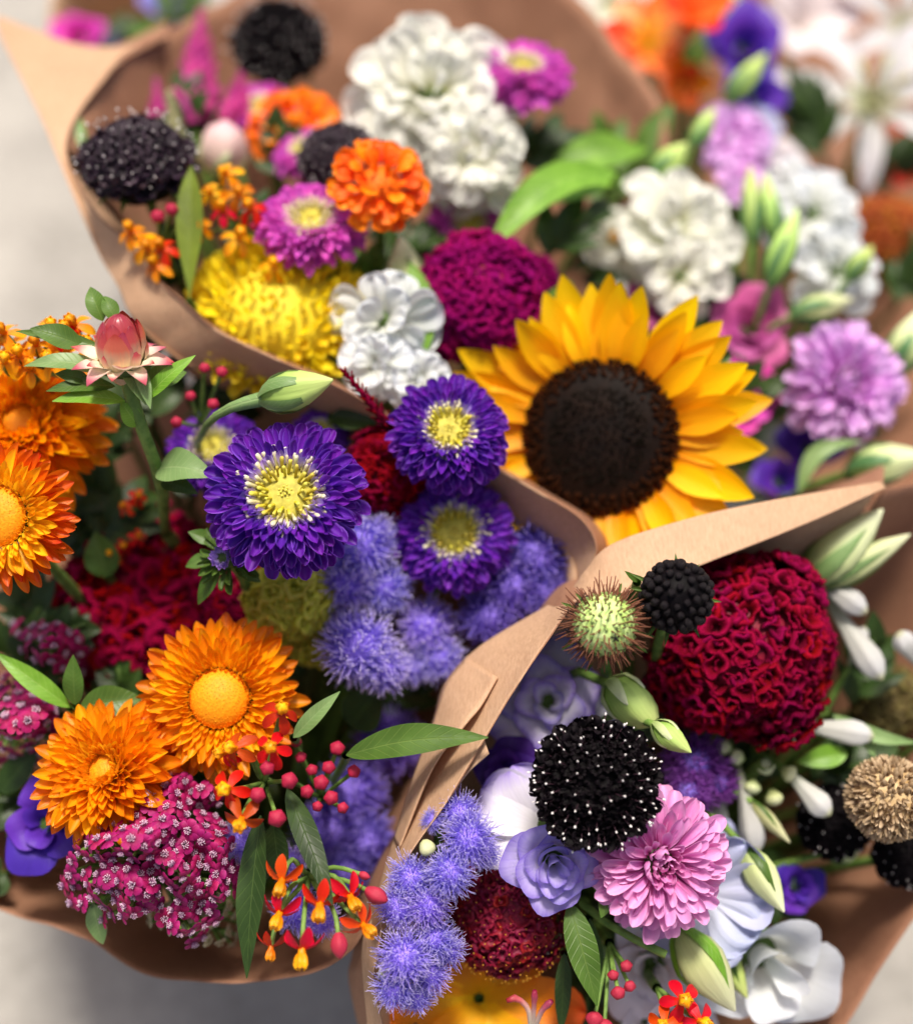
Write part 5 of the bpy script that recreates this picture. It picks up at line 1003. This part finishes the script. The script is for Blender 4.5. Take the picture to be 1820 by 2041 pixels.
def tub(q0, q1, w, label, mat='tub'):
    q0 = (q0[0], q0[1], q0[2] + .12); q1 = (q1[0], q1[1], q1[2] + .12)
    return bud('C', q0, q1, w * .85, label, mat, 'budpale', name='tuberose_bud', cat='flower bud', group='white tuberose buds', nsep=0, rib=.10, tw=.35, prof=[(.22, 0), (.34, .15), (.52, .4), (.82, .64), (.95, .76), (.85, .86), (.5, .95), (.12, 1)])
tub((1590, 1130, 4.95), (1728, 1222, 4.85), 60, 'white tuberose bud pointing down right of the crimson celosia')
tub((1640, 1180, 4.95), (1758, 1355, 4.85), 66, 'white tuberose bud hanging below the upper white one')
tub((1560, 1440, 4.8), (1742, 1468, 4.75), 62, 'long white tuberose bud lying under the crimson celosia')
tub((1560, 1530, 4.8), (1655, 1625, 4.7), 60, 'white tuberose bud pointing toward the brown seed head')
tub((1470, 1520, 4.8), (1510, 1700, 4.7), 60, 'white tuberose bud hanging right of the pink aster')
tub((1440, 1560, 4.9), (1430, 1660, 4.85), 50, 'dim white tuberose bud behind the pink aster')
tub((1850, 1350, 4.9), (1790, 1260, 4.85), 56, 'white tuberose bud cut by the right edge')
tub((1690, 1330, 5.0), (1725, 1250, 5.0), 34, 'small white tuberose bud between the two hanging ones')
bud('C', (1605, 1165, 5.0), (1760, 1015, 4.95), 96, 'large white and green lily bud at the right under the paper flap', 'budpale', 'leaf_pale', seplen=.8, nsep=4, tw=.2, group=None, name='lily_bud')
bud('C', (1630, 1170, 5.0), (1815, 1065, 4.95), 60, 'pale green lily bud lying below the larger one', 'budpale', 'leaf_pale', seplen=.8, nsep=4, tw=.2, group=None, name='lily_bud')
bud('C', (1590, 1120, 5.1), (1570, 1040, 5.15), 60, 'dim lilac white bud against the paper flap', 'li_blue', 'budpale', group=None, name='lily_bud')
t = thing('tuberose_cluster', 'cluster of small yellow green tuberose buds under the crimson celosia', 'flower buds', P(1530, 1520, 4.8), F(.1, .1), 0)
T_tb = Tpl(MB().lathe([(.25, 0), (.5, .3), (.9, .8), (1, 1.2), (.7, 1.6), (.1, 1.8)], 12, rib=.06))
for (a, b, c, e, r) in ((1505, 1470, -.2, .8, 20), (1550, 1465, .3, .9, 21), (1575, 1490, .8, .5, 17), (1490, 1520, -.8, .3, 19), (1530, 1530, 0, 0, 20), (1565, 1540, .6, -.3, 20), (1510, 1560, -.2, -.7, 19), (1545, 1580, .2, -.8, 21), (1465, 1500, -1, .4, 18), (1535, 1495, 0, .4, 19)):
    part_w('bud', T_tb.mesh('bud', M['budpale']), t, wmat(P(a, b, 4.82) + FWD * .06, F(c, e, .35)) @ SC(px(r * .9, 4.8)))
stem(t, 'C', .03)
# brown seed head
t = thing('seed_head', 'fuzzy tan seed head at the right edge', 'seed head', P(1772, 1592, 4.62), F(-.3, .3), 0); R = px(88, 4.62)
core(t, 'core', .8 * R, .75 * R, M['seed'], 0, 12, 18)
T_sp = [Tpl(petal(W=.4, tm=.4, base=.5, nu=2, nv=4, cup=.6, b0=.2, b1=.6))]
dome(t, 'spikes', T_sp, [M['seed_sp']], 1300, .76 * R, .72 * R, 2.4, .26 * R, join=True, tw=True, jit=.05); stem(t, 'C', .03, 'stem_brown')
celosia('C', 1770, 1400, 84, 5.35, (.1, .2), 'dim olive brown seed head above the fuzzy tan one', 'seed_ol', 'seed', n=120, group=None)
scabiosa('C', 1660, 1640, 80, 5.0, (.0, .3), 'blurred black scabiosa left of the fuzzy seed head', 'sc_black', npin=40)
scabiosa('C', 1800, 1705, 70, 4.95, (.1, .2), 'black scabiosa cut by the right edge under the seed head', 'sc_black', npin=40)
lilyform('C', 1395, 1780, 150, 4.75, (.1, .0), 'pale blue lisianthus petals fanned behind the pink aster', ['li_blue'], 7, T=T_ruf, tilt=20, W=.9, name='lisianthus', cat='lisianthus', group='lisianthus blooms', roll=.2)
rose('C', 1440, 1740, 110, 4.9, (.2, .1), 'pale blue lisianthus between the pink aster and the dark violet bloom', 'li_blue', n=8, open_=1.2)
rose('C', 1530, 1925, 165, 4.85, (.2, -.25), 'large white lisianthus petals at the bottom right', 'whitecool', n=6, open_=1.0, hgt=1.2)
rose('C', 1300, 1930, 110, 4.85, (-.1, -.1), 'blush white lisianthus below the pink aster', 'blush', n=8, open_=1.2)
rose('C', 1330, 2040, 130, 4.9, (.1, .1), 'blush petals at the bottom edge behind the red milkweed', 'blush', n=8, open_=1.2)
rose('C', 1595, 1770, 60, 5.05, (.2, .1), 'dark violet blue bloom by the right paper', 'li_purple', n=10)
rose('C', 1625, 1930, 50, 5.05, (.2, .1), 'small violet blue bloom against the right paper', 'li_purple', n=8)
bud('C', (1485, 1690, 4.7), (1563, 1818, 4.6), 66, 'pointed green bud right of the pink aster', 'budpale', 'leaf', seplen=.85, nsep=3, tw=.3)
bud('C', (1352, 1855, 4.62), (1465, 2015, 4.58), 96, 'large pale green bud below the pink aster', 'budpale', 'leaf_lime', seplen=.8, nsep=3, tw=.3)
bud('C', (1430, 1880, 4.8), (1490, 1990, 4.75), 50, 'dim green bud beside the large pale green one', 'budgreen', 'leaf', seplen=.8, nsep=3)
bud('C', (1650, 1700, 5.0), (1720, 1690, 5.0), 50, 'pale green bud under the blurred black scabiosa', 'budpale', 'leaf_pale')
bud('C', (1500, 1600, 4.85), (1575, 1680, 4.8), 30, 'slim olive bud with a reddish tip between the tuberoses', 'cream', 'leaf', nsep=3)
celosia('C', 1010, 1825, 125, 4.68, (-.1, .1), 'dark wine celosia flecked with gold behind the ageratum spray', 'ce_gold', 'ce_core_r', n=200, L=.2, rx=.85, rz=.5, fl='gold')
lilyform('C', 955, 1990, 205, 4.86, (.0, .1), 'orange and yellow lily at the bottom edge', ['or_lily', 'or_lily'], 6, T=T_wide, tilt=12, W=1.1)
t = thing('gladiolus_stamens', 'pinkish curled stamens rising from the orange lily', 'stamens', P(1060, 2040, 4.55), F(0, .3), 0); inv = t.matrix_basis.inverted()
for a in ([(1058, 2050, 4.55), (1052, 2010, 4.5), (1030, 1990, 4.48), (1010, 1995, 4.47)], [(1062, 2050, 4.55), (1064, 2010, 4.5), (1066, 1975, 4.47)], [(1066, 2050, 4.55), (1080, 2015, 4.5), (1100, 1995, 4.48)]):
    part('stamen', MB().tube([inv @ q for q in catmull([P(*x) for x in a], 8)], [.009] * 6 + [.012, .008], 6).build('stamen', M['bu_spread']), t)
leafthing('C', (1135, 1800, 4.5), (1190, 2005, 4.42), 62, 'long green leaf hanging down below the lavender lisianthus', mat='leaf', arch=.06)
leafthing('C', (1125, 1900, 4.6), (1118, 2060, 4.58), 34, 'dark green leaf beside the orange lily', mat='leaf_dark', arch=.03)
leafthing('C', (1200, 1780, 4.45), (1198, 1830, 4.42), 30, 'small curled leaf behind the pink aster', mat='leaf', arch=.1, sway=-.15)
leafthing('C', (1175, 1830, 4.6), (1205, 1980, 4.6), 26, 'narrow green leaf right of the long hanging one', mat='leaf_dark', arch=.03)
leafthing('C', (1690, 1500, 4.9), (1590, 1520, 4.9), 46, 'pale green leaf left of the fuzzy seed head', mat='leaf_lime', arch=.05)
leafthing('C', (1660, 1425, 4.95), (1830, 1480, 4.9), 30, 'grey green leaf arching over the fuzzy seed head', mat='leaf_pale', arch=.1, sway=.1)
leafthing('C', (1700, 1440, 4.95), (1745, 1510, 4.9), 26, 'short grey green leaf touching the fuzzy seed head', mat='leaf_pale', arch=.05)
leafthing('C', (1270, 1160, 4.42), (1245, 1138, 4.4), 12, 'tiny green sepal at the left of the black bud', mat='leaf', arch=.05)
t = thing('cut_stem', 'yellow green cut stem end below the pink aster', 'stem', P(1180, 1830, 4.6), F(0, .3), 0); inv = t.matrix_basis.inverted()
part('stalk', MB().tube([inv @ q for q in [P(1160, 1800, 4.65), P(1210, 1840, 4.55), P(1265, 1872, 4.5), P(1328, 1903, 4.47)]], [.014, .013, .013, .014], 8).build('stalk', M['stem']), t)
milkweed('C', 1215, 1880, 4.6, [], [(1222, 1943, 4.48, 15), (1248, 1925, 4.47, 16), (1232, 1978, 4.45, 24), (1255, 1965, 4.48, 17), (1185, 2030, 4.46, 22), (1205, 2045, 4.46, 22)], 'wine red milkweed buds at the bottom beside the long leaf', budmat='mw_bud2')
milkweed('C', 1310, 1970, 4.6, [(1360, 1995, 4.44, .1, .4, 1, 50), (1395, 2035, 4.44, .3, .1, 1, 48), (1325, 2040, 4.44, -.3, .2, 1, 46)], [], 'red milkweed flowers cut by the bottom edge')

# ------------------------------------------------------------------ name each hidden leafy stem by the bloom it grows beside
def onphoto(p):
    q = p - CAMLOC; d = q.dot(FWD); return ((q.dot(RIGHT) / Wd(d) + .5) * PW, (.5 - q.dot(UP) / (2 * d * TANV)) * PH)
BL = [(o['label'], onphoto(o.matrix_basis.translation)) for o in bpy.data.objects if o.parent is None and o.get('category') and o['category'] not in ('leaf', 'paper wrap', 'ground') and len(o['label'].split()) <= 11]
seen = set()
for s_, u, v, m in SPR:
    for l, (a, b) in sorted(BL, key=lambda q: (q[1][0] - u) ** 2 + (q[1][1] - v) ** 2):
        du, dv = u - a, v - b
        w_ = ('right of' if du > 0 else 'left of') if abs(du) > abs(dv) else ('below' if dv > 0 else 'above')
        t_ = ('leafy stem ' if m == 'leaf' else 'dark leafy stem ') + w_ + ' the ' + l
        if t_ not in seen and len(t_.split()) <= 16: break
    seen.add(t_); s_['label'] = t_
